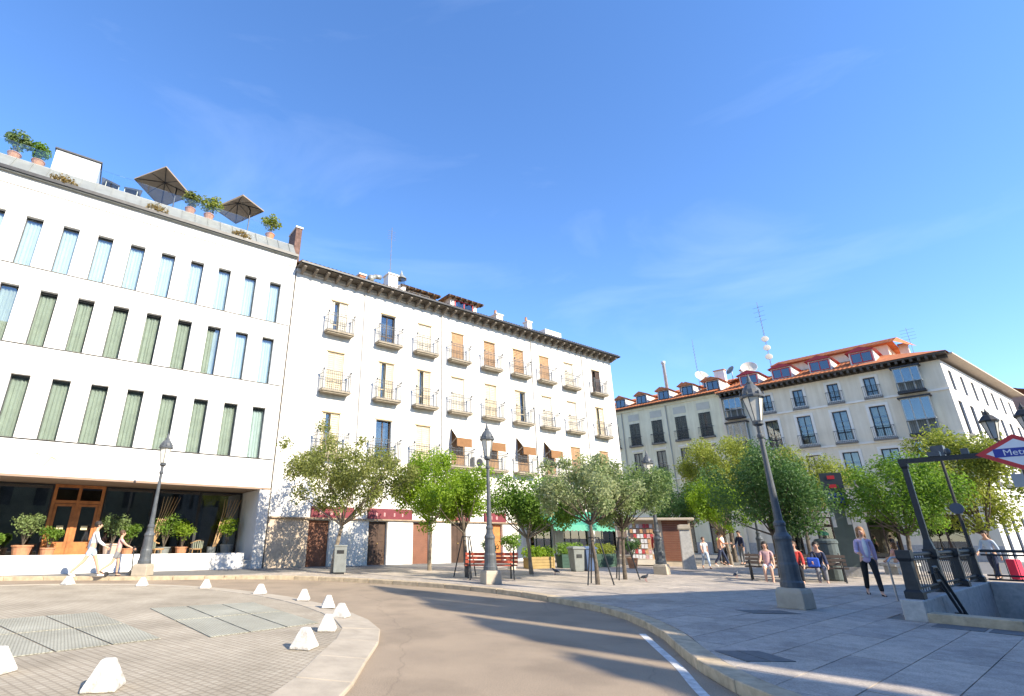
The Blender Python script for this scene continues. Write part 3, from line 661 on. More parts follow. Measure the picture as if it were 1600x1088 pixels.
MB().box(MX0 + .02, MX1 - .02, 1.2, MDP, 0, MZ - .05).build('core', M_inside, mid)
b = MB()
for z0, z1 in mrows: b.box(MX0 + .02, MX1 - .02, .28, 1.2, z0 - .2, z0 - .02); b.box(MX0 + .02, MX1 - .02, .28, 1.2, z1 + .02, z1 + .2)
b.build('floor_plate', M_inside, mid)
# eaves: soffit board, brackets one by one, tile edge, roof
MB().box(MX0 - .02, MX1 + .25, -.08, .3, MZ + .002, MZ + .2).build('frieze', M_midwall, mid)
M_eave = mat('weathered_eave_timber', (.10, .083, .066), .85, .25, 5, .2, 40)
MB().box(MX0 - .02, MX1 + .3, -.72, .3, MZ + .202, MZ + .3).build('soffit', M_eave, mid)
bk = MB(); P = [(-.02, .0), (-.55, .16), (-.6, .2), (-.6, .3), (0, .3)]
for sgn in (0,):
    n0 = len(bk.v); bk.v += [(-.07, y, z) for y, z in P] + [(.07, y, z) for y, z in P]; k = len(P)
    bk.f += [tuple(n0 + i for i in range(k)), tuple(n0 + k + i for i in reversed(range(k)))] + [(n0 + (i + 1) % k, n0 + i, n0 + k + i, n0 + k + (i + 1) % k) for i in range(k)]
bkm = bk.mesh('eave_bracket', mat('bracket_timber', (.19, .16, .13), .85, .2, 5))
nb = 40
for k in range(nb): ob('eave_bracket', bkm, mid, (MX0 + .25 + k * (MX1 - MX0 - .3) / (nb - 1), -.06, MZ - .1))
MB().box(MX0 - .02, MX1 + .35, -.8, -.66, MZ + .24, MZ + .34).build('gutter', M_dark, mid)
def tiled_roof(x0, x1, y0, y1, z0, z1, m, parent, name='roof', pitch=.24, ridge=.04):
    """pan-tile roof: real ridges running up the slope"""
    b = MB(); n = int((x1 - x0) / pitch); seg = 4
    pts = []
    for i in range(n * seg + 1):
        x = x0 + (x1 - x0) * i / (n * seg); h = ridge * (math.cos(2 * math.pi * i / seg) + 1) / 2; pts.append((x, h))
    st = 7; b.quad((x0, y0, z0 - .02), (x1, y0, z0 - .02), (x1, y1, z1 - .02), (x0, y1, z1 - .02))
    for j in range(st):
        ya = y0 + (y1 - y0) * j / st; yb = y0 + (y1 - y0) * (j + 1) / st; za = z0 + (z1 - z0) * j / st + .025; zb = z0 + (z1 - z0) * (j + 1) / st
        b.quad((x0, ya, za - .05), (x1, ya, za - .05), (x1, ya, za), (x0, ya, za))
        for i in range(n * seg): b.quad((pts[i][0], ya, za + pts[i][1]), (pts[i + 1][0], ya, za + pts[i + 1][1]), (pts[i + 1][0], yb, zb + pts[i + 1][1]), (pts[i][0], yb, zb + pts[i][1]))
    return b.build(name, m, parent)
tiled_roof(MX0, MX1 + .3, -.78, 5.4, MZ + .33, MZ + 2.15, M_tileold, mid)
b = MB(); b.quad((MX0, 5.4, MZ + 2.15), (MX1 + .3, 5.4, MZ + 2.15), (MX1 + .3, MDP + .5, MZ + .3), (MX0, MDP + .5, MZ + .3)); b.poly([(MX1 + .2, -.5, MZ + .32), (MX1 + .2, MDP, MZ + .32), (MX1 + .2, 5.4, MZ + 2.1)]); b.poly([(MX0 + .05, -.5, MZ + .32), (MX0 + .05, 5.4, MZ + 2.1), (MX0 + .05, MDP, MZ + .32)]); b.build('roof_back', M_tileold, mid)
# tall party wall stack at the hotel side
MB().box(.0, .35, .9, 2.1, MZ + .4, 18.0).build('party_wall', mat('sooty_brick', (.16, .095, .075), .9, .3, 6, .3, 40), mid); MB().box(-.04, .39, .85, 2.15, 18.002, 18.1).build('party_wall_cap', M_midwall, mid)

# windows: timber frame, panes, shutters in the state the photograph shows
wfm = MB(); frame_bars(wfm, -WD / 2, WD / 2, 0, 1, .18, .24, .05)
def win(c, z0, z1, state, fm=M_shut):
    h = z1 - z0; f = MB(); frame_bars(f, -WD / 2 + .004, WD / 2 - .004, .004, h - .004, .17, .24, .055, (0,), (h * .3,)); wo = f.build('window', fm, mid, (c, 0, z0))
    for sx in (-1, 1): xa, xb = sorted((sx * .03, sx * (WD / 2 - .06))); MB().box(xa, xb, .2, .21, .06, h - .06).build('pane', M_glass, wo)
    def leaf(x0, x1, y0, y1, m):
        b = MB(); fr = .05
        frame_bars(b, x0, x1, .02, h - .02, y0, y1, fr)
        n = int((h - .14) / .11)
        for i in range(n):
            za = .07 + i * (h - .14) / n; b.quad((x0 + fr, y0 + .003, za), (x1 - fr, y0 + .003, za), (x1 - fr, y1 - .003, za + (h - .14) / n), (x0 + fr, y1 - .003, za + (h - .14) / n))
        b.build('shutter', m, wo)
    def side_leaf(sx, m, ang=1.35):           # leaf folded back on its hinge
        b = MB(); frame_bars(b, 0, .44, .02, h - .02, -.02, .02, .05); b.box(.05, .39, -.01, .01, .07, h - .07); o = b.build('shutter', m, wo, (sx * (WD / 2 - .02), .03, 0)); o.rotation_euler[2] = (math.pi - ang) * -1 if sx > 0 else -ang
    if state[0] == 'C': leaf(-WD / 2 + .02, -.004, .05, .09, state[1]); leaf(.004, WD / 2 - .02, .05, .09, state[1])
    if state[0] == 'R': leaf(.004, WD / 2 - .02, .05, .09, state[1]); leaf(-WD / 2 + .02, -WD / 2 + .2, .05, .09, state[1])
    if state[0] == 'L': leaf(-WD / 2 + .02, -.004, .05, .09, state[1])
    if state[0] == 'B':                        # hanging slatted blind
        b = MB(); n = int(h / .07)
        for i in range(n): b.box(-WD / 2 + .02, WD / 2 - .02, .03, .05, i * h / n + .006, (i + 1) * h / n - .008)
        b.build('slatted_blind', state[1], wo)
    if state[0] == 'O': pass
    ob('curtain', curtain_mesh(WD - .1, h - .1, M_inside if state[0] == 'O' else M_curt, .03, 14, int(c * 10)), wo, (0, .5, .05))
    ln = MB(); ln.box(-WD / 2 - .06, WD / 2 + .06, -.03, .0, h + .002, h + .06); ln.build('lintel', mat('ochre_lintel', (.45, .33, .18), .8, .15, 4), wo)
    return wo
S = {}
st3 = [('R', M_shut), ('O', M_darkwood), ('C', M_shut), ('A', 0), ('A', 0), ('A', 0), ('A', 0), ('B', M_shutb), ('B', M_shutb)]
st2 = [('C', M_shut), ('R', M_shut), ('R', M_shut), ('C', M_shutw), ('C', M_shut), ('L', M_shut), ('C', M_shutw), ('C', M_shutw), ('R', M_shut)]
st1 = [('R', M_shutw), ('O', M_shut), ('C', M_shutw), ('B', M_shutb), ('C', M_shutb), ('C', M_shutb), ('B', M_shutb), ('C', M_shutw), ('R', M_darkwood)]
for ri, sts in enumerate((st3, st2, st1)):
    for c, s_ in zip(cols_, sts):
        z0, z1 = mrows[ri]
        if s_[0] == 'A': win(c, z0, z1, ('B', M_shutb), M_darkwood)
        else: win(c, z0, z1, s_, M_darkwood if s_[0] == 'O' or s_[1] is M_darkwood else M_shut)
# balconies: stone slab with moulded edge, wrought railing with ball posts
def balcony_mesh(wd, dp, h):
    s = MB(); s.box(-wd / 2 + .06, wd / 2 - .06, -dp + .06, .0, 0, .07); s.box(-wd / 2, wd / 2, -dp, .0, .071, .16)
    r = MB(); y = -dp + .04; xa = -wd / 2 + .04; xb = wd / 2 - .04
    for z_ in (.2, .2 + h * .82, .16 + h): r.bar((xa, y, z_), (xb, y, z_), .018, n=4); r.bar((xa, y, z_), (xa, 0, z_), .012, n=4); r.bar((xb, y, z_), (xb, 0, z_), .012, n=4)
    n = int(wd / .115)
    for i in range(n + 1): x = xa + (xb - xa) * i / n; r.bar((x, y, .16), (x, y, .16 + h), .011, n=4)
    for i in range(1, 4): yy = y * (1 - i / 4); r.bar((xa, yy, .16), (xa, yy, .16 + h), .011, n=4); r.bar((xb, yy, .16), (xb, yy, .16 + h), .011, n=4)
    p = MB(); p.ball((0, y, .16 + h + .05), .055, .055, .065, 8, 6); p.bar((0, y, .16), (0, y, .16 + h), .018, n=5)
    return s.mesh('slab', mat('balcony_stone', (.31, .265, .2), .85, .2, 5, .2, 50)), r.mesh('railing', M_iron), p.mesh('railing_post', M_iron), xb
bms = balcony_mesh(1.6, .46, 1.0); bml = balcony_mesh(1.75, .5, 1.0)
for ri in range(3):
    for ci, c in enumerate(cols_):
        m3 = bml if ri == 0 else bms
        bo = ob('balcony', m3[0], mid, (c, -.002, mrows[ri][0] - .17)); ob('railing', m3[1], bo); [ob('railing_post', m3[2], bo, (sx * m3[3], 0, 0)) for sx in (-1, 1)]
# striped brown awnings over the third-floor windows: sloping cloth, side arms, front flap
M_awn = mat('cream_brown_awning', (.60, .40, .22), .85, .1, 3)
M_awni = mat('sunlit_awning_cloth', (.74, .71, .65), .85, .05, 3)  # top face coloured pale for the strong sun on it
for c in cols_[3:7]:
    z1 = mrows[0][1] + .1; a = empty('awning', (c, 0, z1), 0, mid)
    b = MB(); b.quad((-.55, -.04, 0), (.55, -.04, 0), (.55, -.62, -.62), (-.55, -.62, -.62)); b.build('cloth_top', M_awni, a)
    b = MB(); b.quad((-.55, -.04, -.012), (-.55, -.62, -.632), (.55, -.62, -.632), (.55, -.04, -.012)); b.quad((-.55, -.615, -.62), (.55, -.615, -.62), (.55, -.615, -1.12), (-.55, -.615, -1.12)); b.build('cloth', mat('brown_awning_cloth', (.24, .12, .05), .85, .12, 3), a)
    b = MB(); b.quad((-.55, -.622, -.62), (-.55, -.622, -1.12), (.55, -.622, -1.12), (.55, -.622, -.62)); b.build('front_flap', mat('brown_awning_cloth', (.24, .12, .05)), a)
    b = MB(); b.bar((-.57, -.02, -.95), (-.57, -.62, -.63), .014); b.bar((.57, -.02, -.95), (.57, -.62, -.63), .014); b.build('arm', M_shutw, a)
# downpipes and cable conduits
for x, z0, z1 in ((4.15, 3, MZ), (9.55, 2.9, MZ), (17.25, 3, MZ), (22.6, 3, MZ)): MB().bar((x, -.05, z0), (x, -.05, z1), .032, n=8).build('downpipe', mat('pale_pipe', (.6, .58, .54), .7), mid)
ac = MB(); ac.box(-.42, .42, -.32, -.02, 0, .6); 
aco = ac.build('air_conditioner', mat('grey_enamel', (.36, .35, .33), .6, .1, 3), mid, (12.1, 0, 5.3), bevel=.02); MB().lathe([(.0, 0), (.2, 0), (.22, .02), (.22, .04)], 16).build('fan_grille', M_dark, aco, (0, -.325, .3)).rotation_euler = (R(90), 0, 0)
# ground floor: stone-faced piers between shutters, red shop boards
pi = MB(); prev = MX0
MB().box(MX0, 1.93, -.06, -.001, 0, 2.2).build('stone_pier', mat('buff_stone_cladding', (.52, .42, .32), .85, .15, 3, .2, 40), mid)
for x0, x1 in ((3.02, 5.08), (6.17, 7.7), (8.77, 10.18), (11.22, 12.73), (13.97, 16.18)): MB().box(x0, x1, -.05, -.001, 0, 2.2).build('stone_pier', M_midwall, mid)
for x0, x1 in ((2.0, 4.2), (5.0, 7.6), (9.9, 11.5), (12.6, 14.2)):
    so_ = MB().box(x0, x1, -.12, -.002, 2.27, 2.78).build('shop_board', mat('maroon_board', (.17, .025, .035), .6, .15, 3), mid)
    t_ = MB(); q_ = random.Random(int(x0 * 10)); x = x0 + .4
    while x < x1 - .5:                                  # pale worn letters
        t_.box(x, x + q_.uniform(.08, .16), -.13, -.121, 2.4, 2.4 + q_.uniform(.14, .24)); x += q_.uniform(.25, .6)
    t_.build('board_lettering', mat('pale_lettering', (.45, .24, .23), .7, .1, 3), so_)['kind'] = 'stuff'
MB().box(MX0, 16, -.16, -.002, 2.2, 2.265).build('ledge', mat('brown_ledge', (.33, .24, .16), .8, .15, 4), mid)
for a, c, kd in doors:
    wdt = c - a
    if kd == 'roller':
        d = MB(); n = 22
        for i in range(n): z_ = .1 + i * 2.03 / n; d.box(a + .02, c - .02, .1, .13 + .012 * (i % 2), z_ + .004, z_ + 2.03 / n)
        do = d.build('roller_shutter', M_roller, mid)
    elif kd in ('dark', 'wood'):
        m_ = M_darkwood if kd == 'dark' else mat('orange_varnished_door', (.52, .2, .06), .5, .2, 3)
        d = MB(); d.box(a + .02, (a + c) / 2 - .005, .14, .2, .1, 2.13); d.box((a + c) / 2 + .005, c - .02, .14, .2, .1, 2.13); do = d.build('door', m_, mid)
        p = MB()
        for xa in (a + .1, (a + c) / 2 + .07):
            for za in (.25, 1.2): p.box(xa, xa + wdt / 2 - .18, .125, .139, za, za + .8)
        p.build('door_panel', m_, do); MB().ball(((a + c) / 2 + .06, .11, 1.1), .03, .03, .03, 8, 6).build('handle', M_gold, do)
    else:
        d = MB(); frame_bars(d, a + .01, c - .01, .1, 2.14, .1, .16, .06, tuple(a + wdt * k / 3 for k in (1, 2)), (.7,)); do = d.build('shop_window', mat('dark_green_frame', (.025, .06, .045), .5), mid)
        for k in range(3): MB().box(a + wdt * k / 3 + .04, a + wdt * (k + 1) / 3 - .04, .12, .13, .16, 2.08).build('pane', M_glassd, do)
# plinth and kerb of wall
MB().box(16.2, MX1, -.04, -.001, 2.25, 2.95).build('shop_fascia', mat('dark_green_board', (.03, .10, .07), .5, .1, 3), mid)
# roof furniture belonging to the house
def chimney(x, y, z0, z1, w_, m, pots=2, name='chimney'):
    c = MB().box(-w_ / 2, w_ / 2, -w_ / 2, w_ / 2, z0, z1).build(name, m, mid, (x, y, 0)); MB().box(-w_ / 2 - .06, w_ / 2 + .06, -w_ / 2 - .06, w_ / 2 + .06, z1 + .002, z1 + .1).build('chimney_cap', M_midwall, c)
    for k in range(pots): MB().lathe([(.09, 0), (.11, .05), (.08, .3), (.1, .34)], 10, (-.15 + .3 * k, 0, z1 + .1)).build('chimney_pot', M_terra, c)
    return c
chimney(4.55, 1.6, 15.3, 16.55, .4, M_brickr, 0); chimney(6.95, 2.2, 15.6, 17.5, .7, M_midwall, 0); chimney(15.6, 1.6, 15.4, 16.65, .6, M_midwall, 1); chimney(18.9, 1.8, 15.4, 17.0, .45, M_midwall, 1)
d = MB(); d.lathe([(.16, 15.4), (.16, 16.45), (.22, 16.5), (.22, 16.75), (.1, 16.85)], 12, (5.2, 1.6, 0)); d.tube([(5.2, 1.6, 16.6), (5.5, 1.6, 16.85), (5.9, 1.6, 16.9)], .15, 10); d.build('ventilation_duct', M_zinc, mid, smooth=True)
# lantern turret with glass sides and spike
t = MB(); t.lathe([(.36, 15.6), (.36, 16.9), (.42, 16.92), (.42, 17.0)], 6, (7.75, 2.2, 0)); to = t.build('roof_lantern', M_midwall, mid)
MB().lathe([(.30, 17.0), (.30, 17.6)], 6, (7.75, 2.2, 0)).build('pane', glass_mat('lantern_glass', (.75, .8, .8)), to); MB().lathe([(.4, 17.6), (.1, 17.95), (.02, 18.25)], 6, (7.75, 2.2, 0)).build('spire', M_zinc, to)
def dormer(x0, x1, y0, y1, z0, z1, m, red=False):
    d = empty('dormer', (0, 0, 0), 0, mid); b = MB(); b.box(x0, x1, y0, y1, z0, z1); b.build('dormer_wall', m, d)
    f = MB(); wx0, wx1 = (x0 + .35, x1 - .35); frame_bars(f, wx0, wx1, z0 + .45, z1 - .12, y0 - .05, y0 - .004, .07, ((wx0 + wx1) / 2,), ((z0 + z1) / 2 + .1,)); f.build('window_frame', M_red if red else M_shutw, d)
    MB().box(wx0 + .05, wx1 - .05, y0 - .03, y0 - .02, z0 + .5, z1 - .17).build('pane', glass_mat('dormer_glass', (.3, .4, .5), .1), d)
    r = MB(); e = .4; xm, ym = (x0 + x1) / 2, (y0 + y1) / 2; A = [(x0 - e, y0 - e, z1), (x1 + e, y0 - e, z1), (x1 + e, y1 + e, z1), (x0 - e, y1 + e, z1)]
    for i in range(4): r.poly([A[i], A[(i + 1) % 4], (xm, ym, z1 + .7)])
    r.poly(A[::-1]); r.build('dormer_roof', M_tileold, d)
    bb = MB(); n = 7
    for i in range(n): x = x0 - e + .1 + (x1 - x0 + 2 * e - .2) * i / (n - 1); bb.box(x - .05, x + .05, y0 - e, y0, z1 - .12, z1 - .003)
    bb.build('rafter_ends', M_eave, d)
dormer(7.9, 10.3, 2.1, 4.3, 15.4, 17.0, mat('dark_dormer', (.16, .15, .14), .8)); dormer(11.3, 13.6, 1.5, 4.0, 15.4, 17.0, M_midwall, True)
MB().box(20.6, 22.4, 1.6, 3.4, 15.3, 16.9).build('roof_box', M_midwall, mid)
# antenna mast
a = MB(); a.bar((7.1, 2.6, 17), (7.1, 2.6, 21.6), .022, n=5)
for k in range(5): a.bar((6.8, 2.6, 21.3 - k * .16), (7.4, 2.6, 21.3 - k * .16), .008, n=4)
for k in range(9): a.bar((7.0, 2.6, 17.2 + k * .35), (7.2, 2.6, 17.4 + k * .35), .008, n=4)
tag(a.build('antenna_mast', mat('dull_mast', (.16, .16, .17), .7), None, (JX, JY, 0), RZA), 'thin television antenna mast above the chimney of the cream-white building', 'antenna')

# neighbour seen past the end of the old building: blank gable with brick flank and pots
nb_ = thing('gable_building', 'blank white gable with red brick chimney pots behind the end of the cream building', 'building', (JX, JY, 0), RZA)
MB().box(26.6, 31.2, 4.5, 14, 0, 16.6).build('wall', M_midwall, nb_); MB().box(29.8, 31.19, 4.45, 4.495, 12.6, 15.6).build('brick_panel', M_brickr, nb_)
MB().box(26.5, 31.3, 4.4, 14.1, 16.602, 16.75).build('coping', M_midwall, nb_)
for x in (27.6, 30.3): c = MB().box(x, x + .7, 5.0, 5.7, 16.752, 17.2).build('chimney', M_brickr, nb_); MB().lathe([(.15, 0), (.18, .1), (.12, .45)], 10, (x + .35, 5.35, 17.2)).build('chimney_pot', M_terra, c)

# green awning terrace in front of the shops
aw = thing('cafe_awning', 'green cafe awning with scalloped valance by the shop windows', 'awning', (JX, JY, 0), RZA)
b = MB(); X0, X1 = 15.6, 22.4
for k in range(12):
    xa = X0 + (X1 - X0) * k / 12; xb = X0 + (X1 - X0) * (k + 1) / 12; b.quad((xa, -.05, 3.1), (xb, -.05, 3.1), (xb, -2.6, 2.15), (xa, -2.6, 2.15))
b.build('cloth', mat('green_canvas', (.05, .30, .20), .8, .1, 3), aw)
b = MB()
for k in range(18):
    xa = X0 + (X1 - X0) * k / 18; xb = X0 + (X1 - X0) * (k + 1) / 18; xm = (xa + xb) / 2; b.poly([(xa, -2.6, 2.15), (xb, -2.6, 2.15), (xb, -2.6, 1.86), (xm, -2.6, 1.8), (xa, -2.6, 1.86)])
b.build('valance', mat('green_canvas_pale', (.10, .36, .25), .8, .1, 3), aw)
for x in (X0 + .05, (X0 + X1) / 2, X1 - .05): MB().bar((x, -2.55, .12), (x, -2.55, 2.14), .03).build('post', M_black, aw)

# ---------------------------------------------------------------- corner building on the shaded side
BX, BY, RZB = 34.02, 39.33, R(-49.9)
bb_ = thing('corner_building', 'beige corner building with orange tiled roof, dormers and glazed bay balconies', 'building', (BX, BY, 0), RZB)
BX0, BS, BX1 = -26.5, -10.6, 4.9
EZ1, EZ2 = 14.3, 14.0
SIDE = Vector((.123, .993)); SL = 21.
def bwin(name, c, z0, z1, wd, fm, parent, kind, bal=0., yo=0., pane=M_glass, cm=M_curt):
    h = z1 - z0; f = MB(); frame_bars(f, -wd / 2, wd / 2, 0, h, .1, .17, .07, (0,), (h * .32,)); wo = f.build(name, fm, parent, (c, yo, z0))
    for sx in (-1, 1): xa, xb = sorted((sx * .035, sx * (wd / 2 - .07))); MB().box(xa, xb, .13, .14, .07, h - .07).build('pane', pane, wo)
    ob('curtain', curtain_mesh(wd - .1, h - .1, cm, .03, 12, int(c * 7 + z0)), wo, (0, .45, .05))
    if kind == 'S':                                     # louvred shutters folded against the wall
        for sx in (-1, 1):
            b = MB(); frame_bars(b, -.26, .26, 0, h, -.05, -.01, .05); n = 14
            for i in range(n): b.box(-.21, .21, -.042, -.018, .06 + i * (h - .12) / n, .06 + (i + .7) * (h - .12) / n)
            b.build('shutter', mat('grey_green_shutter', (.11, .115, .095), .7, .15, 4), wo, (sx * (wd / 2 - .2), 0, 0))
    if bal:
        b = MB(); xa, xb = -wd / 2 - .22, wd / 2 + .22; b.box(xa, xb, -bal, -.002, -.14, -.02); bo = b.build('balcony', mat('balcony_stone_dark', (.2, .19, .17), .8, .2, 4), wo)
        r = MB(); y = -bal + .04
        for z_ in (.05, .92): r.bar((xa + .03, y, z_), (xb - .03, y, z_), .02, n=4); r.bar((xa + .03, y, z_), (xa + .03, 0, z_), .018, n=4); r.bar((xb - .03, y, z_), (xb - .03, 0, z_), .018, n=4)
        n = int((xb - xa) / .12)
        for i in range(n + 1): x = xa + .03 + (xb - xa - .06) * i / n; r.bar((x, y, -.02), (x, y, .92), .011, n=4)
        r.build('railing', M_black, bo)
    return wo
b1c = [-24.6, -22.15, -19.65, -17.15, -14.65, -12.3]
b2c = [-6.77, -4.32, -1.81, .62]
h1 = []
for c in b1c: h1 += [(c - .5, c + .5, 10.6, 12.95), (c - .5, c + .5, 7.3, 9.8), (c - .5, c + .5, 4.3, 6.5)]
MIRS = (-9.45, 2.95)
h2 = []
for c in b2c: h2 += [(c - .37, c + .37, 11.95, 13.55), (c - .5, c + .5, 8.72, 11.25), (c - .52, c + .52, 5.6, 7.95)]
gd = [(-23.5, -21.5), (-20.3, -18.3), (-17, -15), (-13.6, -11.6), (-8.6, -6.4), (-5.3, -3.2), (-2, -.2), (1.2, 3.4)]
wall_mesh(BX0, BS, 0, EZ1, h1 + [(a, c, .15, 3.1) for a, c in gd[:4]], .22).build('wall', M_bwall1, bb_)
wall_mesh(BS, BX1, 0, EZ2, h2 + [(a, c, .15, 3.1) for a, c in gd[4:]], .22).build('wall', M_bwall, bb_)
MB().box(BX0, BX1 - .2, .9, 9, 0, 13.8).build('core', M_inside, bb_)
b = MB()
for z_ in (3.3, 4.1, 6.7, 7.1, 8.5, 9.95, 10.4, 11.45, 11.75): b.box(BX0, BX1 - .25, .22, .9, z_, z_ + .12)
b.build('floor_plate', M_inside, bb_)
for i, c in enumerate(b1c):
    bwin('window', c, 10.6, 12.95, 1.0, M_dark, bb_, 'S', .35); bwin('window', c, 7.3, 9.8, 1.0, M_dark, bb_, '', .35); bwin('window', c, 4.3, 6.5, 1.0, M_dark, bb_, '', .3)
    MB().box(c - .62, c + .62, -.03, -.002, 13.25, 13.95).build('blind_panel', mat('cream_panel', (.55, .53, .44), .85, .05, 2), bb_)
    MB().box(c - .65, c + .65, -.05, -.002, 9.95, 10.12).build('cornice_strip', M_btrim, bb_)
M_pcur = mat('straw_curtain', (.58, .5, .3), .9, .08, 3)
for i, c in enumerate(b2c):
    bwin('window', c, 11.95, 13.55, .74, M_dark, bb_, '', .2); bwin('window', c, 8.72, 11.25, 1.0, M_dark, bb_, '', .32, cm=M_pcur if i in (1, 3) else M_curt); bwin('window', c, 5.6, 7.95, 1.04, M_dark, bb_, '', .3, cm=M_pcur)
    for z0, z1, hw in ((8.72, 11.25, .5), (5.6, 7.95, .52), (11.95, 13.55, .37)):   # window surrounds
        f = MB(); frame_bars(f, c - hw - .2, c + hw + .2, z0 - .0, z1 + .2, -.04, -.002, .19); f.build('window_surround', M_btrim, bb_)
for z_ in (11.72, 8.45, 5.3, 3.4): MB().box(BS + .01, BX1 + .03, -.1, -.003, z_, z_ + .16).build('string_course', M_btrim, bb_)
for z_ in (6.85, 3.4): MB().box(BX0, BS, -.08, -.003, z_, z_ + .14).build('string_course', M_btrim, bb_)
MB().box(BS - .12, BS + .12, -.14, -.002, 0, EZ2).build('pilaster', M_bwall, bb_)
for x in (-21, -16.0): MB().bar((x, -.07, .2), (x, -.07, EZ1), .05, n=8).build('downpipe', mat('dull_zinc_pipe', (.4, .39, .34), .7), bb_)
for a, c in gd:
    f = MB(); frame_bars(f, a, c, .15, 3.1, .1, .18, .1, ((a + c) / 2,), (2.4,)); wo = f.build('shop_window', M_darkwood, bb_); MB().box(a + .1, c - .1, .13, .14, .25, 3.0).build('pane', M_glassd, wo)
for x0, x1 in [(BX0, gd[0][0])] + [(gd[k][1], gd[k + 1][0]) for k in range(7)] + [(gd[7][1], BX1)]: MB().box(x0 + .02, x1 - .02, -.05, -.002, 0, 1.1).build('plinth', M_granite, bb_)
# glazed bays (miradores)
def mirador(c, z0, z1, w_=1.55, d=.55, cap=True):
    m_ = empty('bay_window', (c, 0, z0), 0, bb_); h = z1 - z0; hw = w_ / 2
    f = MB()
    frame_bars(f, -hw, hw, .0, h, -d, -d + .05, .07, (-hw * .36, hw * .36), (h * .38,))
    for sx in (-1, 1):
        xa, xb = sorted((sx * hw, sx * (hw - .05))); f.box(xa, xb, -d + .05, -.0, 0, .07); f.box(xa, xb, -d + .05, -.0, h - .07, h); f.box(xa, xb, -d + .05, -.0, h * .38, h * .38 + .06)
    f.build('frame', mat('pale_bay_frame', (.42, .44, .42), .6, .08, 3), m_)
    for xa, xb in ((-hw + .07, -hw * .36 - .04), (-hw * .36 + .04, hw * .36 - .04), (hw * .36 + .04, hw - .07)): MB().box(xa, xb, -d + .02, -d + .03, h * .38 + .05, h - .07).build('pane', glass_mat('bay_glass', (.55, .66, .68), .14), m_)
    for sx in (-1, 1): MB().box(sx * hw - .01 - sx * .02, sx * hw + .01 - sx * .02, -d + .06, -.02, h * .38 + .07, h - .08).build('pane', glass_mat('bay_glass', (.55, .66, .68), .14), m_)
    MB().box(-hw - .06, hw + .06, -d - .08, -.003, -.16, -.002).build('floor', M_dark, m_); MB().box(-hw - .12, hw + .12, -d - .14, -.003, h + .002, h + .12).build('canopy', M_dark, m_)
    r = MB()
    for z_ in (.04, h * .36): r.bar((-hw, -d - .04, z_), (hw, -d - .04, z_), .02, n=4)
    for i in range(14): x = -hw + w_ * i / 13; r.bar((x, -d - .04, 0), (x, -d - .04, h * .36), .011, n=4)
    r.build('railing', M_black, m_)
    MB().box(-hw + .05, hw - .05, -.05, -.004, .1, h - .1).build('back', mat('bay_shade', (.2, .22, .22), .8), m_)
for c in MIRS:
    mirador(c, 11.95, 13.75, 1.5); mirador(c, 8.75, 11.4, 1.65); mirador(c, 5.5, 8.2, 1.65)
# eaves: brackets, soffit, gutter; left wing plain
for (x0, x1, ez) in ((BX0, BS, EZ1), (BS, BX1 + .5, EZ2)):
    MB().box(x0 + .004, x1, -.85 if ez == EZ2 else -.5, .3, ez + .26, ez + .36).build('soffit', M_eave, bb_); MB().box(x0 + .004, x1, -.12, .25, ez + .001, ez + .258).build('frieze', M_eave if ez == EZ2 else M_bwall1, bb_)
bk2 = MB().box(-.08, .08, -.68, 0, 0, .22).mesh('eave_bracket', M_eave)
for k in range(36): ob('eave_bracket', bk2, bb_, (BS + .3 + k * .43, -.125, EZ2 + .035))
tiled_roof(BX0, BS, -.6, 6, EZ1 + .37, EZ1 + 3.0, M_tile, bb_, pitch=.3)
# main wing roof is hipped at the corner
sd3 = Vector((SIDE.x, SIDE.y))
b = MB(); ez = EZ2 + .37; rz_ = EZ2 + 2.6
cx1 = BX1 + .55; corner = (cx1, -.9); far = (cx1 + SIDE.x * (SL + 1), -.9 + SIDE.y * (SL + 1)); hipt = (cx1 - 5.2, 5.2)
tiled_roof(BS - .1, hipt[0], -.9, 5.2, ez, rz_, M_tile, bb_, pitch=.3)
b.poly([(hipt[0], -.9, ez + .02), (*corner, ez + .02), (*hipt, rz_ + .03)]); b.poly([(*corner, ez + .02), (*far, ez + .02), (hipt[0] + SIDE.x * SL, far[1], rz_ + .03), (*hipt, rz_ + .03)]); b.build('roof', M_tile, bb_)
b = MB(); b.quad((BX0, 6, EZ1 + 3.0), (BS, 6, EZ1 + 3.0), (BS, 11, EZ1), (BX0, 11, EZ1)); b.quad((BS, 5.2, rz_), (hipt[0], 5.2, rz_), (hipt[0], 11, EZ2), (BS, 11, EZ2)); b.build('roof_back', M_tile, bb_)
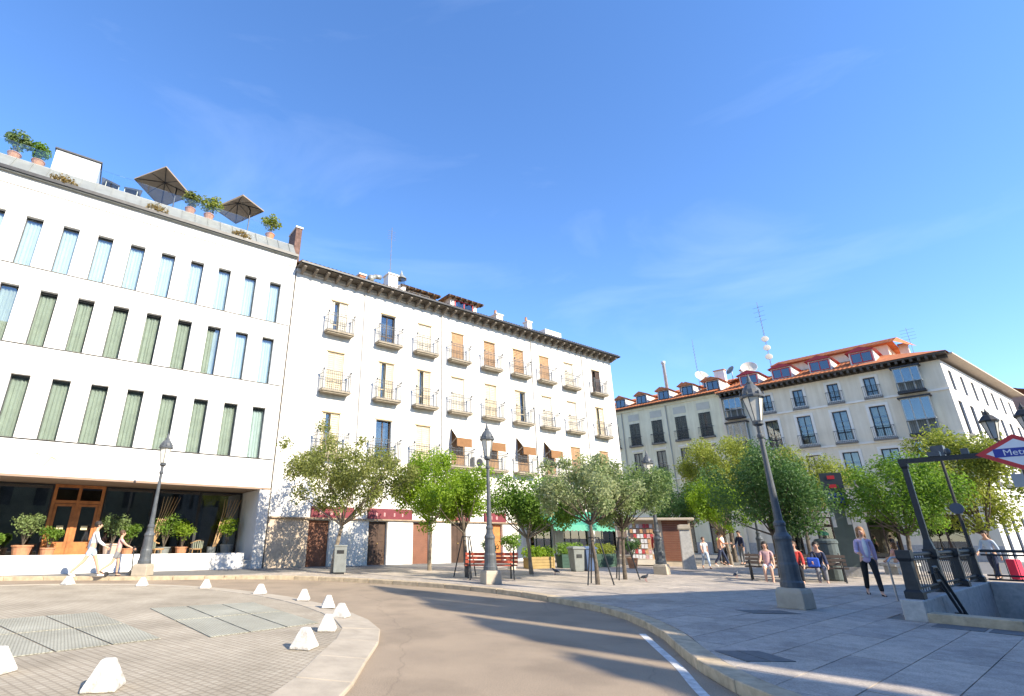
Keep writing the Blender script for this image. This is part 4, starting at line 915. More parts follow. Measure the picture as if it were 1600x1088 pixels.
# sunlit side wall
so_ = empty('side_wing', (BX1, 0, 0), math.atan2(SIDE.y, SIDE.x), bb_)
sh_ = []; sx_ = [1.7 + k * 2.85 for k in range(7)]
for x in sx_: sh_ += [(x - .4, x + .4, 11.9, 13.45), (x - .5, x + .5, 8.6, 11.1), (x - .5, x + .5, 5.4, 7.9), (x - .5, x + .5, .3, 3.0)]
wall_mesh(0, SL, 0, EZ2, sh_, .22).build('wall', M_midwall, so_)
MB().box(.2, SL, .5, .9, 0, EZ2 - .1).build('core', M_inside, so_)
MB().box(-.0, SL + .4, -.8, .3, EZ2 + .26, EZ2 + .36).build('soffit', mat('pale_soffit', (.5, .4, .3), .8, .1, 4), so_)
for x in sx_:
    for z0, z1, hw in ((11.9, 13.45, .4), (8.6, 11.1, .5), (5.4, 7.9, .5), (.3, 3.0, .5)):
        f = MB(); frame_bars(f, x - hw, x + hw, z0, z1, .1, .17, .07, (x,)); f.box(x - hw + .06, x + hw - .06, .13, .14, z0 + .06, z1 - .06); f.build('window', M_dark, so_)
        if hw == .5 and z0 > 4: MB().box(x - .7, x + .7, -.3, -.002, z0 - .14, z0 - .02).build('balcony', M_granite, so_)
# dormers
def bdormer(x, y, z, w_, h, wing_m, red=False):
    d = empty('dormer', (x, y, z), 0, bb_); b = MB(); dp = 2.6; b.box(-w_ / 2, w_ / 2, 0, dp, -.3, h); b.build('dormer_wall', M_midwall, d)
    f = MB(); frame_bars(f, -w_ / 2 + .1, w_ / 2 - .1, .05, h - .08, -.06, -.004, .07, (0,)); f.build('window_frame', M_red if red else M_dark, d); MB().box(-w_ / 2 + .15, w_ / 2 - .15, -.035, -.025, .1, h - .13).build('pane', glass_mat('dormer_glass', (.3, .4, .5), .1), d)
    r = MB(); e = .22; r.quad((-w_ / 2 - e, -e, h), (0, -e, h + .38), (0, dp, h + .38), (-w_ / 2 - e, dp, h)); r.quad((0, -e, h + .38), (w_ / 2 + e, -e, h), (w_ / 2 + e, dp, h), (0, dp, h + .38)); r.poly([(-w_ / 2 - e, -e, h), (w_ / 2 + e, -e, h), (0, -e, h + .38)]); r.quad((-w_ / 2 - e, -e, h - .001), (-w_ / 2 - e, dp, h - .001), (w_ / 2 + e, dp, h - .001), (w_ / 2 + e, -e, h - .001)); r.build('dormer_roof', M_red if red else M_tile, d)
for k in range(6): bdormer(-23.7 + k * 2.5, .45, EZ1 + .75, 1.25, 1.0, None)
for k in range(5): bdormer(-22.6 + k * 2.5, 2.9, EZ1 + 1.75, .9, .75, None)
for k, x in enumerate((-8.0, -5.3, -2.4, .5)): bdormer(x, .6, EZ2 + .95, 1.6, 1.0, None, True)
# penthouse above the corner
MB().box(-6.5, 1.8, 4.6, 9, EZ2 + 1.6, EZ2 + 3.2).build('penthouse_wall', M_bwall, bb_)
tiled_roof(-7, 2.3, 4.0, 7, EZ2 + 3.22, EZ2 + 4.35, M_tile, bb_, 'penthouse_roof', .3, .012)
b = MB(); b.poly([(2.3, 4.0, EZ2 + 3.22), (3.4, 7, EZ2 + 3.22), (2.3, 7, EZ2 + 4.35)]); b.quad((2.3, 4, EZ2 + 3.2), (-7, 4, EZ2 + 3.2), (-7, 9, EZ2 + 3.2), (2.3, 9, EZ2 + 3.2)); b.poly([(-7, 4, EZ2 + 3.22), (-7, 7, EZ2 + 4.35), (-7, 9, EZ2 + 3.22)]); b.build('penthouse_hip', M_tile, bb_)
for x, y, z0, z1 in ((-10.8, 2.2, 15, 17.3), (-12.0, 4.5, 16, 18.0), (-9.6, 4.8, 16, 17.6), (2.6, 6.6, 15, 17.4)): c = MB().box(x - .3, x + .3, y - .25, y + .25, z0, z1).build('chimney', M_midwall, bb_); MB().box(x - .36, x + .36, y - .31, y + .31, z1 + .002, z1 + .1).build('chimney_cap', M_terra, c)
def at_b(x, y, z): q = local(x, y, (BX, BY), RZB); return (q[0], q[1], z)
# roof aerials, dishes and flue are things of their own
def dish(loc, r, lb, tilt=.5, rz=2.6, m=None):
    t = thing('satellite_dish', lb, 'satellite dish', loc, rz, 'satellite dishes on the corner building'); d = MB(); d.lathe([(0, 0), (r * .5, r * .07), (r * .85, r * .2), (r, r * .3), (r * .98, r * .32), (r * .5, r * .1), (0, .03)], 18); o = d.build('reflector', m or M_shutw, t, (0, 0, .9)); o.rotation_euler = (R(62), 0, 0)
    MB().bar((0, 0, 0), (0, .05, .9), .04).build('mount', M_steel, t); MB().bar((0, -.02, .75), (0, -r * .9, 1.05), .015).build('feed_arm', M_steel, t)
dish(at_b(-8.9, 4.2, 16.6), .75, 'large white satellite dish on the tiled ridge near the tall dish mast', rz=RZB + .3); dish(at_b(-10.7, 4.6, 16.9), .5, 'dark grey satellite dish on the tiled ridge', rz=RZB - .5, m=M_greygreen); dish(at_b(-13.6, 4.2, 16.8), .7, 'white satellite dish beside the thin lattice mast', rz=RZB + .8)
m_ = MB(); p = at_b(-7.2, 5.2, 0); m_.bar((0, 0, 16.4), (0, 0, 24.6), .035, .02, 5)
for k in range(22): m_.bar((-.1, 0, 17 + k * .33), (.1, 0, 17.16 + k * .33), .011, n=4)
for k in range(4): m_.bar((-.5, 0, 24 - k * .5), (.5, 0, 24 - k * .5), .012, n=4)
mo = tag(m_.build('antenna_mast', mat('dull_mast', (.16, .16, .17), .7), None, (p[0], p[1], 0), RZB), 'tall lattice mast carrying three small white dishes on the corner building', 'antenna')
for k in range(3): d = MB(); d.lathe([(0, 0), (.2, .04), (.33, .12), (.3, .16), (0, .18)], 14); o = d.build('dish', M_shutw, mo, (0, -.12, 18.5 + k * .95)); o.rotation_euler = (R(80), 0, .3)
m_ = MB(); p = at_b(-14.2, 5, 0); m_.bar((0, 0, 16.6), (0, 0, 22.4), .03, .02, 5)
for k in range(14): m_.bar((-.09, 0, 17 + k * .35), (.09, 0, 17.15 + k * .35), .01, n=4)
tag(m_.build('antenna_mast', mat('dull_mast', (.16, .16, .17), .7), None, (p[0], p[1], 0), RZB), 'thin lattice mast above the dormers of the left roof wing', 'antenna')
p = at_b(-17.6, 4.5, 0); f_ = MB(); f_.lathe([(.17, 16.2), (.17, 20.2), (.24, 20.25), (.24, 20.55), (.0, 20.6)], 12); tag(f_.build('steel_flue', mat('dull_steel', (.5, .5, .5), .6, .1, 4), None, (p[0], p[1], 0), 0, True), 'tall shiny steel flue rising from the tiled roof', 'flue')
m_ = MB(); p = at_b(3.0, 8, 0); m_.bar((0, 0, 15.5), (0, 0, 19.3), .02, .015, 5)
for k in range(4): m_.bar((-.5, 0, 19.1 - k * .3), (.5, 0, 19.1 - k * .3), .01, n=4)
tag(m_.build('antenna_mast', mat('dull_mast', (.16, .16, .17), .7), None, (p[0], p[1], 0), RZB), 'short comb antenna behind the penthouse roof', 'antenna')
# pink brick building beyond the side street
pk = thing('brick_building', 'pinkish brick building beyond the white side wall', 'building', at_b(9.0, 25.5, 0), so_.rotation_euler[2] + RZB)
wall_mesh(0, 26, 0, 15.2, [(2 + k * 3 + .0, 3 + k * 3, z, z + 2.0) for k in range(8) for z in (4.2, 7.6, 11.2)], .2).build('wall', mat('pink_brick_render', (.52, .29, .2), .85, .1, 2), pk)
MB().box(-.0, .25, .002, 9, 0, 15.2).build('end_wall', mat('pink_brick_render', (.52, .29, .2)), pk); MB().box(.3, 26, .6, 1, 0, 15).build('core', M_inside, pk); tiled_roof(-.4, 26, -.7, 5, 15.25, 17.2, M_tile, pk, pitch=.3)
for k in range(8):
    for z_ in (4.2, 7.6, 11.2): f = MB(); frame_bars(f, 2 + k * 3, 3 + k * 3, z_, z_ + 2, .1, .16, .08, (2.5 + k * 3,)); f.build('window', M_shutw, pk)

# ---------------------------------------------------------------- unseen blocks behind the viewpoint, shaped for the square's shade and the window reflections
def back_block(x, y, rz, wd, dp, h, lb, m, nfl):
    t = thing('unseen_block', lb, 'building', (x, y, 0), rz); hs = []
    n = int(wd / 3)
    for k in range(n):
        for f_ in range(nfl): hs.append((1 + k * 3, 2.1 + k * 3, 4.2 + f_ * 3.3, 6.3 + f_ * 3.3))
    wall_mesh(0, wd, 0, h, hs, .2).build('wall', m, t); MB().box(0, wd, .25, dp, 0, h - .01).build('core', M_inside, t)
    MB().box(-.3, wd + .3, -.5, dp + .3, h, h + .3).build('cornice', M_eave, t)
    return t
# local +y points away from the square
back_block(69.4, -62.2, R(-146), 42, 12, 53, 'added far tall block behind the viewpoint, placed to darken the hotel window reflections', mat('dull_olive_render', (.15, .15, .095), .85, .15, 1), 14)  # added far off: mirrors dark in the windows without shading the square
back_block(94.3, -45.4, R(-146), 30, 12, 39, 'added far lower block beside the tall one, placed for the hotel window reflections', mat('dull_olive_render', (.15, .15, .095)), 10)  # added lower end of the same mirrored skyline
back_block(17.2, -7.8, RZA + math.pi, 11, 8, 8.5, 'added low brown block behind the viewpoint, placed to darken the shop glass reflections', mat('dull_brown_render', (.20, .19, .13), .85, .15, 1), 1)  # added to keep the ground-floor reflections dark
back_block(8.0, -14.1, RZA + math.pi, 24, 10, 21.5, 'tall dull brown building behind the viewpoint mirrored in the hotel windows', mat('dull_brown_render', (.20, .19, .13), .85, .15, 1), 5)
sbl = back_block(14.2, 2.8, R(-70), 24, 14, 9.2, 'brown-grey block off to the side whose shadow lies over the paving', mat('dull_grey_render', (.25, .23, .2), .85, .15, 1), 3)

q = random.Random(9); x = .1
while x < 23:                                        # added unseen shade panels; their gaps leave bands of sun on the ground
    wd_ = q.uniform(1.5, 3.0); MB().box(x, x + wd_, .3, .36, 9.5, q.uniform(13.0, 14.2)).build('shade_panel', M_zinc, sbl); x += wd_ + q.uniform(.5, .9)

# ---------------------------------------------------------------- street lamps
M_lampglass = mat('frosted_lamp_glass', (.72, .68, .58), .35, .08, 5)
def make_lamp():
    t = thing('street_lamp', '', 'street lamp', group='cast-iron street lamps')
    b = MB(); b.lathe([(.38, 0), (.37, .3), (.34, .38), (.3, .4)], 4, rot=math.pi / 4); b.build('stone_plinth', M_paleston, t, bevel=.02)
    MB().lathe([(.225, .4), (.225, .5), (.2, .54), (.19, .62), (.19, .85), (.175, .9), (.16, 1.3), (.165, 1.33), (.18, 1.37), (.17, 1.42), (.14, 1.46), (.12, 1.5)], 16).build('base', M_iron, t)
    MB().lathe([(.115, 1.5), (.105, 1.62), (.12, 1.65), (.12, 1.7), (.085, 1.75), (.075, 2.2), (.048, 3.55), (.075, 3.6), (.075, 3.65), (.05, 3.68), (.05, 3.85), (.12, 3.9), (.12, 3.94)], 14).build('shaft', M_iron, t)
    lan = empty('lantern', (0, 0, 3.94), 0, t); lan.scale = (.82, .82, 1)
    for i in range(6):
        a0 = i * math.pi / 3; a1 = a0 + math.pi / 3; r0, r1 = .125, .255
        p = MB(); P0 = (r0 * math.cos(a0), r0 * math.sin(a0), .05); P1 = (r0 * math.cos(a1), r0 * math.sin(a1), .05); P2 = (r1 * math.cos(a1), r1 * math.sin(a1), .6); P3 = (r1 * math.cos(a0), r1 * math.sin(a0), .6); p.quad(P0, P1, P2, P3); p.build('pane', M_lampglass, lan)
    c = MB()
    for i in range(6): a0 = i * math.pi / 3; c.bar((.128 * math.cos(a0), .128 * math.sin(a0), .04), (.26 * math.cos(a0), .26 * math.sin(a0), .61), .014, n=5)
    c.lathe([(.13, .0), (.14, .02), (.13, .05)], 6); c.build('cage', M_iron, lan)
    MB().lathe([(.31, .6), (.315, .65), (.26, .69), (.23, .8), (.15, .9), (.1, .93), (.1, .98), (.06, 1.02), (.05, 1.08), (.02, 1.18), (0, 1.2)], 12).build('crown', M_iron, lan)
    fi = MB()
    for i in range(6): a0 = i * math.pi / 3; fi.ball((.29 * math.cos(a0), .29 * math.sin(a0), .70), .03, .03, .05, 6, 5)
    fi.build('finial_row', M_iron, lan)
    return t
lamp = make_lamp()
for k, (x, y, s, lb) in enumerate([(-10.23, 19.43, .97, 'cast-iron lamp on the sidewalk in front of the hotel'), (1.71, 17.16, .97, 'cast-iron lamp on a pale plinth beside the red bench'), (7.61, 11.91, 1, 'tall cast-iron lamp on a stone plinth beside the two occupied benches'), (9.01, 22.03, .95, 'dark cast-iron lamp standing in the trees before the newspaper kiosk'), (16.96, 28.45, .97, 'pale slender lamp behind the dark bushy tree')]):
    o = lamp if k == 0 else copy_tree(lamp); o.location = (x, y, ZP); o.scale = (s, s, s); o.rotation_euler[2] = .3 * k; o['label'] = lb
# twin-headed lamp by the metro
tw = thing('twin_lamp', 'black twin-headed lamp post beside the metro sign', 'street lamp', (15.25, 13.4, ZP), R(20)); MB().lathe([(.2, 0), (.2, .3), (.14, .5), (.1, 1.2), (.07, 3.7), (.09, 3.75)], 12).build('shaft', M_black, tw)
MB().tube([(0, .36, 3.95), (0, .25, 3.76), (0, 0, 3.68), (0, -.25, 3.76), (0, -.36, 3.95)], .035, 8).build('arm', M_black, tw)
for sy in (-.36, .36):
    l_ = empty('lantern', (0, sy, 3.95), 0, tw); l_.scale = (.56, .56, .72); g_ = MB().lathe([(.15, .0), (.3, .62)], 6).build('pane', mat('grey_lamp_glass', (.42, .42, .40), .3), l_); MB().lathe([(.36, .62), (.37, .68), (.2, .86), (.11, .9), (.11, .97), (.04, 1.05), (0, 1.2)], 10).build('crown', M_black, l_)
    c = MB()
    for i in range(6): a0 = i * math.pi / 3; c.bar((.155 * math.cos(a0), .155 * math.sin(a0), 0), (.305 * math.cos(a0), .305 * math.sin(a0), .62), .018, n=5)
    c.build('cage', M_black, l_)

# ---------------------------------------------------------------- metro entrance
RZM = math.atan2(E1.y, E1.x)
metro = thing('metro_entrance', 'granite metro stairwell with black railings and descending steps', 'metro entrance', (WELL.x, WELL.y, 0), RZM)
sw = MB(); sw.quad((0, 0, -3.2), (WL, 0, -3.2), (WL, 0, .118), (0, 0, .118)); sw.build('side_wall', M_granite, metro)
sw = MB(); sw.quad((WL, -WW, -3.2), (0, -WW, -3.2), (0, -WW, .118), (WL, -WW, .118)); sw.build('side_wall', M_granite, metro)
sw = MB(); sw.quad((WL, 0, -.75), (WL, -WW, -.75), (WL, -WW, .118), (WL, 0, .118)); sw.quad((WL, 0, -.75), (WL + 3, 0, -.75), (WL + 3, -WW, -.75), (WL, -WW, -.75)); sw.build('tunnel_lintel', M_granite, metro)
sw = MB(); sw.quad((WL, 0.0, -3.2), (WL + 5, 0.0, -3.2), (WL + 5, 0, -.75), (WL, 0, -.75)); sw.quad((WL + 5, 0, -3.2), (WL + 5, -WW, -3.2), (WL + 5, -WW, -.75), (WL + 5, 0, -.75)); sw.quad((0, 0, -3.2), (0, -WW, -3.2), (WL + 5, -WW, -3.2), (WL + 5, 0, -3.2)); sw.build('tunnel', mat('tunnel_lining', (.07, .07, .07), .8), metro)
NS = 19
for k in range(NS): MB().box(.02 + k * .3, .02 + (k + 1) * .3 - .004, -WW + .02, -.02, -3.15, ZP - .16 * (k + 1)).build('step', M_granite, metro)
for k in range(4): MB().box(-.36, -.004, -WW * (k + 1) / 4 + .004, -WW * k / 4 - .004, .0, .27).build('threshold_stone', M_kerb if k == 0 else M_granite, metro, bevel=.015)
# granite copings under the railings
for x0, x1 in ((-.3, 1.2), (1.21, 2.6), (2.61, 3.7), (3.71, 5.4), (5.41, WL + .3)): MB().box(x0, x1 - .006, .002, .34, ZP - .02, .46).build('coping_stone', M_granite, metro, bevel=.02)
for k in range(2): MB().box(WL + .002, WL + .3, -WW * (k + 1) / 2 + .004, -WW * k / 2 - .004, ZP - .02, .46).build('coping_stone', M_granite, metro, bevel=.02)
for x0, x1 in ((-.3, 2.6), (2.61, 5.6), (5.61, WL + .3)): MB().box(x0, x1 - .006, -WW - .34, -WW - .002, ZP - .02, .46).build('coping_stone', M_granite, metro, bevel=.02)
def rail_run(a, c, n):
    A = Vector(a); C_ = Vector(c); r = MB()
    for z_ in (.52, .62, 1.12, 1.22): r.bar((A.x, A.y, z_), (C_.x, C_.y, z_), .022 if z_ < 1.2 else .035, n=6)
    for i in range(1, n): p = A.lerp(C_, i / n); r.bar((p.x, p.y, .5), (p.x, p.y, 1.2), .009, n=5)
    r.build('railing', M_black, metro)
def pier(x, y, h=1.3): 
    p = MB().lathe([(.19, .46), (.19, .58), (.14, .62), (.12, 1.1), (.16, 1.16), (.16, h)], 4, rot=math.pi / 4).build('railing_pier', M_black, metro, (x, y, 0))
pxs = (0.05, 2.3, 4.6, 6.85)
for x in pxs: pier(x, .16); pier(x, -WW - .16)
pier(WL + .1, -WW / 2)
for i in range(3):
    n = int((pxs[i + 1] - pxs[i]) / .22); rail_run((pxs[i] + .1, .16), (pxs[i + 1] - .1, .16), n); rail_run((pxs[i] + .1, -WW - .16), (pxs[i + 1] - .1, -WW - .16), n)
rail_run((WL + .1, .0), (WL + .1, -WW / 2 + .1), 11); rail_run((WL + .1, -WW / 2 - .1), (WL + .1, -WW), 11)
hb = MB()
for dz in (0, -.24): hb.tube([(.25, -.14, 1.0 + dz), (.62, -.14, 1.0 + dz), (3.1, -.14, -.55 + dz), (3.6, -.14, -.55 + dz), (5.8, -.14, -1.75 + dz)], .028, 8)
hb.tube([(.25, -.14, 1.0), (.2, -.14, .88), (.25, -.14, .76)], .028, 8); hb.build('handrail', M_black, metro)
for x, z_ in ((.62, .9), (1.9, .1), (3.1, -.65)): hk = MB(); hk.bar((x, 0, z_), (x, -.14, z_), .02); hk.bar((x, -.14, z_ + .1), (x, -.14, z_ - .14), .014); hk.build('handrail_bracket', M_black, metro)
# sign arch
ar = MB()
for y in (.16, -WW - .16): ar.lathe([(.13, 1.3), (.075, 1.5), (.07, 3.0), (.1, 3.05), (.1, 3.2)], 4, (2.3, y, 0), math.pi / 4)
ar.box(2.24, 2.36, -WW - .22, .24, 3.12, 3.22); ar.build('sign_arch', M_black, metro)
sp = MB(); sp.box(2.21, 2.39, -.5, -.3, 3.222, 3.32); sp.ball((2.3, -.62, 3.3), .06, .06, .08, 8, 6); sp.box(2.26, 2.34, -.95, -.83, 3.222, 3.34); sp.build('spotlight', M_iron, metro)
SYC, SZC, HWD, HHT = -1.66, 3.17, .62, .36
dm = empty('metro_sign', (2.3, SYC, SZC), 0, metro)
def rhomb(hw, hh, x0, x1): 
    b = MB(); P = [(0, -hw, 0), (0, 0, hh), (0, hw, 0), (0, 0, -hh)]; n = 0; b.v = [(x0, p[1], p[2]) for p in P] + [(x1, p[1], p[2]) for p in P]; b.f = [(0, 1, 2, 3), (7, 6, 5, 4)] + [(i, i + 4, (i + 1) % 4 + 4, (i + 1) % 4) for i in range(4)]; return b
M_mred = mat('metro_red', (.56, .025, .03), .4, .05, 4); M_mblue = mat('metro_blue', (.02, .035, .30), .4, .05, 4); M_mwhite = mat('sign_white', (.78, .78, .8), .4, .03, 4)
rhomb(HWD, HHT, -.09, .09).build('sign_border', M_mred, dm); rhomb(HWD * .74, HHT * .74, -.1, .1).build('sign_field', M_mwhite, dm); MB().box(-.108, .108, -HWD * .56, HWD * .56, -.085, .085).build('sign_bar', M_mblue, dm)
text_obj('sign_lettering', 'Metro', .17, M_mwhite, dm, (-.112, 0, -.055), R(-90), .003, 'CENTER'); text_obj('sign_lettering', 'Metro', .17, M_mwhite, dm, (.112, 0, -.055), R(90), .003, 'CENTER')
# second post with a round plate and a camera box; grey street plate on a pole
sp2 = thing('sign_post', 'thin black post with a round blue-grey plate behind the metro railing', 'sign post', (*to_w((WL + .45, -.2)), ZP), RZM); MB().bar((0, 0, 0), (0, 0, 3.75), .045, .035, 8).build('post', M_black, sp2); MB().box(-.18, .18, -.14, .14, 3.62, 3.95).build('camera_box', M_iron, sp2); o = MB().lathe([(0, -.02), (.15, -.02), (.15, .02), (0, .02)], 20).build('round_plate', mat('blue_grey_plate', (.07, .09, .13), .5), sp2, (-.07, 0, 2.2)); o.rotation_euler = (0, R(90), 0)
sp3 = thing('sign_post', 'black post with a grey rectangular street plate beside the twin lamp', 'sign post', (16.35, 14.2, ZP), RZM); MB().bar((0, 0, 0), (0, 0, 3.3), .04, .04, 8).build('post', M_black, sp3); MB().box(-.03, -.0, -.55, .45, 2.75, 3.1).build('plate', mat('pale_grey_plate', (.42, .44, .45), .5), sp3)
# thin hoop barrier near the walking woman
hb_ = thing('hoop_barrier', 'thin grey steel hoop barrier in front of the metro railing', 'barrier', (11.0, 13.4, ZP), RZM - R(20)); MB().tube([(0, 0, 0), (0, 0, .85), (.15, 0, .95), (1.3, 0, .95), (1.45, 0, .85), (1.45, 0, 0)], .022, 8).build('hoop', M_steel, hb_); MB().bar((.7, 0, 0), (.7, 0, .95), .018).build('upright', M_steel, hb_)

# ---------------------------------------------------------------- trees
def tree(loc, zb, zt, rw, leaf, n, size, label, seed, trunk_m=M_bark, tr=.09, lean=(0, 0), ncl=22, cl_r=.34, sparse=1.0, crown_off=(0, 0)):
    rw *= 1.2; zt += .2; n = int(n * 2.5); size *= .78; ncl = int(ncl * 1.5); cl_r *= .86; q = random.Random(seed); t = thing('tree', label, 'tree', (loc[0], loc[1], ZP), 0, 'trees in the square')
    cz = (zb + zt) / 2 - ZP; rz = (zt - zb) / 2; cs = []
    fork = max(zb - ZP - .15, 1.2)
    tb = MB(); top = (lean[0], lean[1], fork); tb.tube([(0, 0, -.05), (lean[0] * .2 + q.uniform(-.02, .02), lean[1] * .2, fork * .35), (lean[0] * .6 + q.uniform(-.03, .03), lean[1] * .6, fork * .7), top], [tr * 1.25, tr, tr * .9, tr * .8], 9)
    for i in range(ncl):
        for _ in range(30):
            d = Vector((q.uniform(-1, 1), q.uniform(-1, 1), q.uniform(-1, 1)))
            if .25 < d.length < 1: break
        d *= .78 + .62 * (noise.noise(d.normalized() * 1.6 + Vector((seed * 3.1, 0, 0))) + .35)
        r = cl_r * rw * q.uniform(.7, 1.25) * (1.0 - .25 * abs(d.z))
        k = 1.0
        p = (crown_off[0] + d.x * (rw - r * .6) * k, crown_off[1] + d.y * (rw - r * .6) * k, cz + d.z * max(rz - r * .55, .1))
        cs.append((*p, r))
    for i, c in enumerate(cs[:14]):
        m_ = ((top[0] * .5 + c[0] * .5) + q.uniform(-.12, .12), top[1] * .5 + c[1] * .5 + q.uniform(-.12, .12), top[2] + (c[2] - top[2]) * .45); tb.tube([top, m_, c[:3]], [tr * .5, tr * .3, tr * .1], 5)
    tb.build('trunk', trunk_m, t)
    ob('crown', leaves_mesh('crown', leaf, cs, n, size, seed, .35), t)
    return t
tree((-3.97, 21.39), 2.0, 5.3, 2.55, L_olive, 6200, .15, 'wide sparse olive-green tree beside the grey litter bin', 11, M_barklight, .085, (.25, 0), 40, .2, crown_off=(.3, 0))
tree((-.25, 23.35), 2.1, 4.95, 1.75, L_bright, 5200, .14, 'round mid-green tree with a pale trunk in front of the brown roller shutter', 12, M_barklight, .075, (.05, 0), 26, .32)
tree((1.13, 19.8), 1.75, 4.35, 1.35, L_bright, 5200, .13, 'bright yellow-green tree with a braced trunk behind the red bench', 13, M_bark, .065, (-.1, .1), 24, .34, crown_off=(-.2, .3))
tree((3.73, 21.49), 1.55, 3.85, 1.65, L_mid, 5800, .14, 'deep green tree with a pale upper trunk between bench and bins', 14, M_barklight, .075, (-.1, 0), 24, .34)
tree((5.0, 17.2), 2.0, 4.0, 1.55, L_pinkish, 3600, .14, 'thin tree with faded pinkish leaves and a dark braced trunk', 15, M_bark, .06, (-.05, 0), 30, .24)
tree((6.58, 19.3), 1.9, 4.2, 1.45, L_grey, 5000, .13, 'grey-green tree with a dark braced trunk before the kiosk', 16, M_bark, .06, (.1, 0), 24, .34)
tree((14.6, 31.5), 1.9, 5.5, 2.1, L_dark, 5200, .17, 'dark green tree in shade behind the bright young tree', 17, M_bark, .09)
tree((18.2, 33.35), 3.0, 7.85, 2.4, L_lime, 6500, .18, 'tall lime-olive tree rising above the others before the corner building', 18, M_bark, .12, ncl=34, cl_r=.3)
tree((15.45, 28.76), 1.75, 4.3, 1.6, L_bright, 4800, .15, 'bright green young tree with a pale leaning trunk beside the stone pillar', 19, M_barklight, .08, (-.15, 0), 24, .34)
tree((12.9, 20.7), 1.75, 4.9, 1.9, L_dark, 7500, .14, 'very dark bushy tree behind the occupied benches', 20, M_bark, .08, (0, 0), 30, .36)
tree((22.6, 33), 2.4, 7.1, 2.6, L_lime, 5200, .18, 'lime-topped tree showing above the dark bushy tree', 21, M_bark, .11)
tree((17.5, 20.2), 1.75, 4.6, 1.75, L_mid, 5600, .14, 'mid-green tree behind the walking woman, lit on one side', 22, M_bark, .075, (.1, 0), 26, .33)
tree((21.3, 21.0), 1.8, 6.2, 1.95, L_lime, 6500, .16, 'yellow-green tall tree behind the metro railing', 23, M_bark, .09, (.1, 0), 30, .32)
for k, (x, y, zz, rr) in enumerate(((12.3, 4.2, 7.0, 1.4),)):  # out of view, added so its crown breaks up the shadow edge
    tree((x, y), zz - rr * .8, zz + rr * .8, rr, L_mid, 3600, .24, 'unseen tree before the brown-grey block, placed to dapple the edge of its shade', 40 + k, M_bark, .16, ncl=24, cl_r=.3)
def guard(x, y, lb, r=.42, h=1.35):
    t = thing('tree_guard', lb, 'tree guard', (x, y, ZP), rnd.uniform(0, 2), 'steel tree guards')
    for k in range(3): a = k * 2.094; MB().bar((r * 1.15 * math.cos(a), r * 1.15 * math.sin(a), 0), (.16 * math.cos(a), .16 * math.sin(a), h), .022, n=6).build('leg', M_black, t)
    MB().tube([(.17 * math.cos(a), .17 * math.sin(a), h) for a in [k * math.pi / 6 for k in range(13)]], .018, 5).build('collar', M_black, t)
guard(1.13, 19.8, 'black steel tripod guard round the trunk behind the red bench'); guard(5.0, 17.2, 'black steel tripod guard round the thin pinkish tree'); guard(6.58, 19.3, 'black steel tripod guard round the grey-green tree')

# ---------------------------------------------------------------- benches, bins, kiosk
def bench(x, y, rz, m, lb, back=True):
    t = thing('bench', lb, 'bench', (x, y, ZP), rz, 'benches in the square')
    sl_ = MB().box(-.9, .9, -.035, .035, -.02, .02).mesh('seat_slat', m)
    for k in range(4): ob('seat_slat', sl_, t, (0, -.2 + k * .11, .44))
    bs = MB().box(-.9, .9, -.018, .018, -.045, .045).mesh('back_slat', m)
    for k in range(3): o = ob('back_slat', bs, t, (0, .235 + k * .03, .56 + k * .12)); o.rotation_euler[0] = R(-12)
    for sx in (-.75, .75):
        l_ = MB(); l_.tube([(sx, -.26, 0), (sx, -.24, .42), (sx, .2, .42), (sx, .34, .9)], .028, 6); l_.bar((sx, .2, .42), (sx, .28, 0), .028); l_.tube([(sx, -.24, .42), (sx, -.26, .64), (sx, .24, .64)], .022, 6); l_.build('end_frame', M_black, t)
M_redwood = mat('red_painted_slats', (.42, .085, .05), .5, .15, 4)
M_dkslat = mat('dark_timber_slats', (.10, .07, .05), .6, .2, 4)
bench(1.9, 19.0, R(184), M_redwood, 'red slatted bench behind the lamp with the pale plinth')
bench(11.75, 19.1, R(-35), M_dkslat, 'dark bench where two people sit together'); bench(13.0, 18.9, R(-32), M_dkslat, 'dark bench with a person and a blue bag')
# litter bin by the first tree
lb_ = thing('litter_bin', 'grey box litter bin with a black slot beside the olive-green tree', 'litter bin', (-3.62, 20.9, ZP), R(12)); MB().box(-.23, .23, -.2, .2, .06, .95).build('body', M_greygreen, lb_, bevel=.02); MB().box(-.25, .25, -.22, .22, .952, 1.02).build('lid', M_greygreen, lb_, bevel=.02); MB().box(-.13, .13, -.215, -.201, .72, .84).build('slot', M_black, lb_); MB().box(-.18, .18, -.16, .16, 0, .06).build('foot', M_black, lb_)
for (x, y, m, lb) in ((6.0, 23.4, M_greygreen, 'grey tapered waste container standing beside the blue one'), (6.6, 23.7, mat('blue_container', (.06, .10, .2), .55, .12, 4), 'blue tapered waste container standing beside the grey one')):
    t = thing('waste_container', lb, 'container', (x, y, ZP), R(15)); b = MB(); b.lathe([(.28, 0), (.31, .1), (.37, .85), (.39, .88)], 4, rot=math.pi / 4); b.build('body', m, t, bevel=.03); b = MB(); b.lathe([(.42, .885), (.42, .92), (.33, .98), (.0, 1.0)], 4, rot=math.pi / 4); b.build('lid', m, t); MB().box(-.12, .12, -.272, -.25, .55, .68).build('slot', M_black, t)
t = thing('litter_bin', 'tall dark cylindrical litter bin beside the benches', 'litter bin', (13.95, 19.45, ZP)); MB().lathe([(.30, 0), (.33, .05), (.33, 1.2), (.36, 1.22), (.36, 1.3), (.3, 1.36), (.2, 1.37)], 18).build('body', mat('dark_green_bin', (.075, .095, .095), .5, .15, 4), t); MB().lathe([(.335, .55), (.345, .58), (.335, .61)], 18).build('hoop', M_black, t)
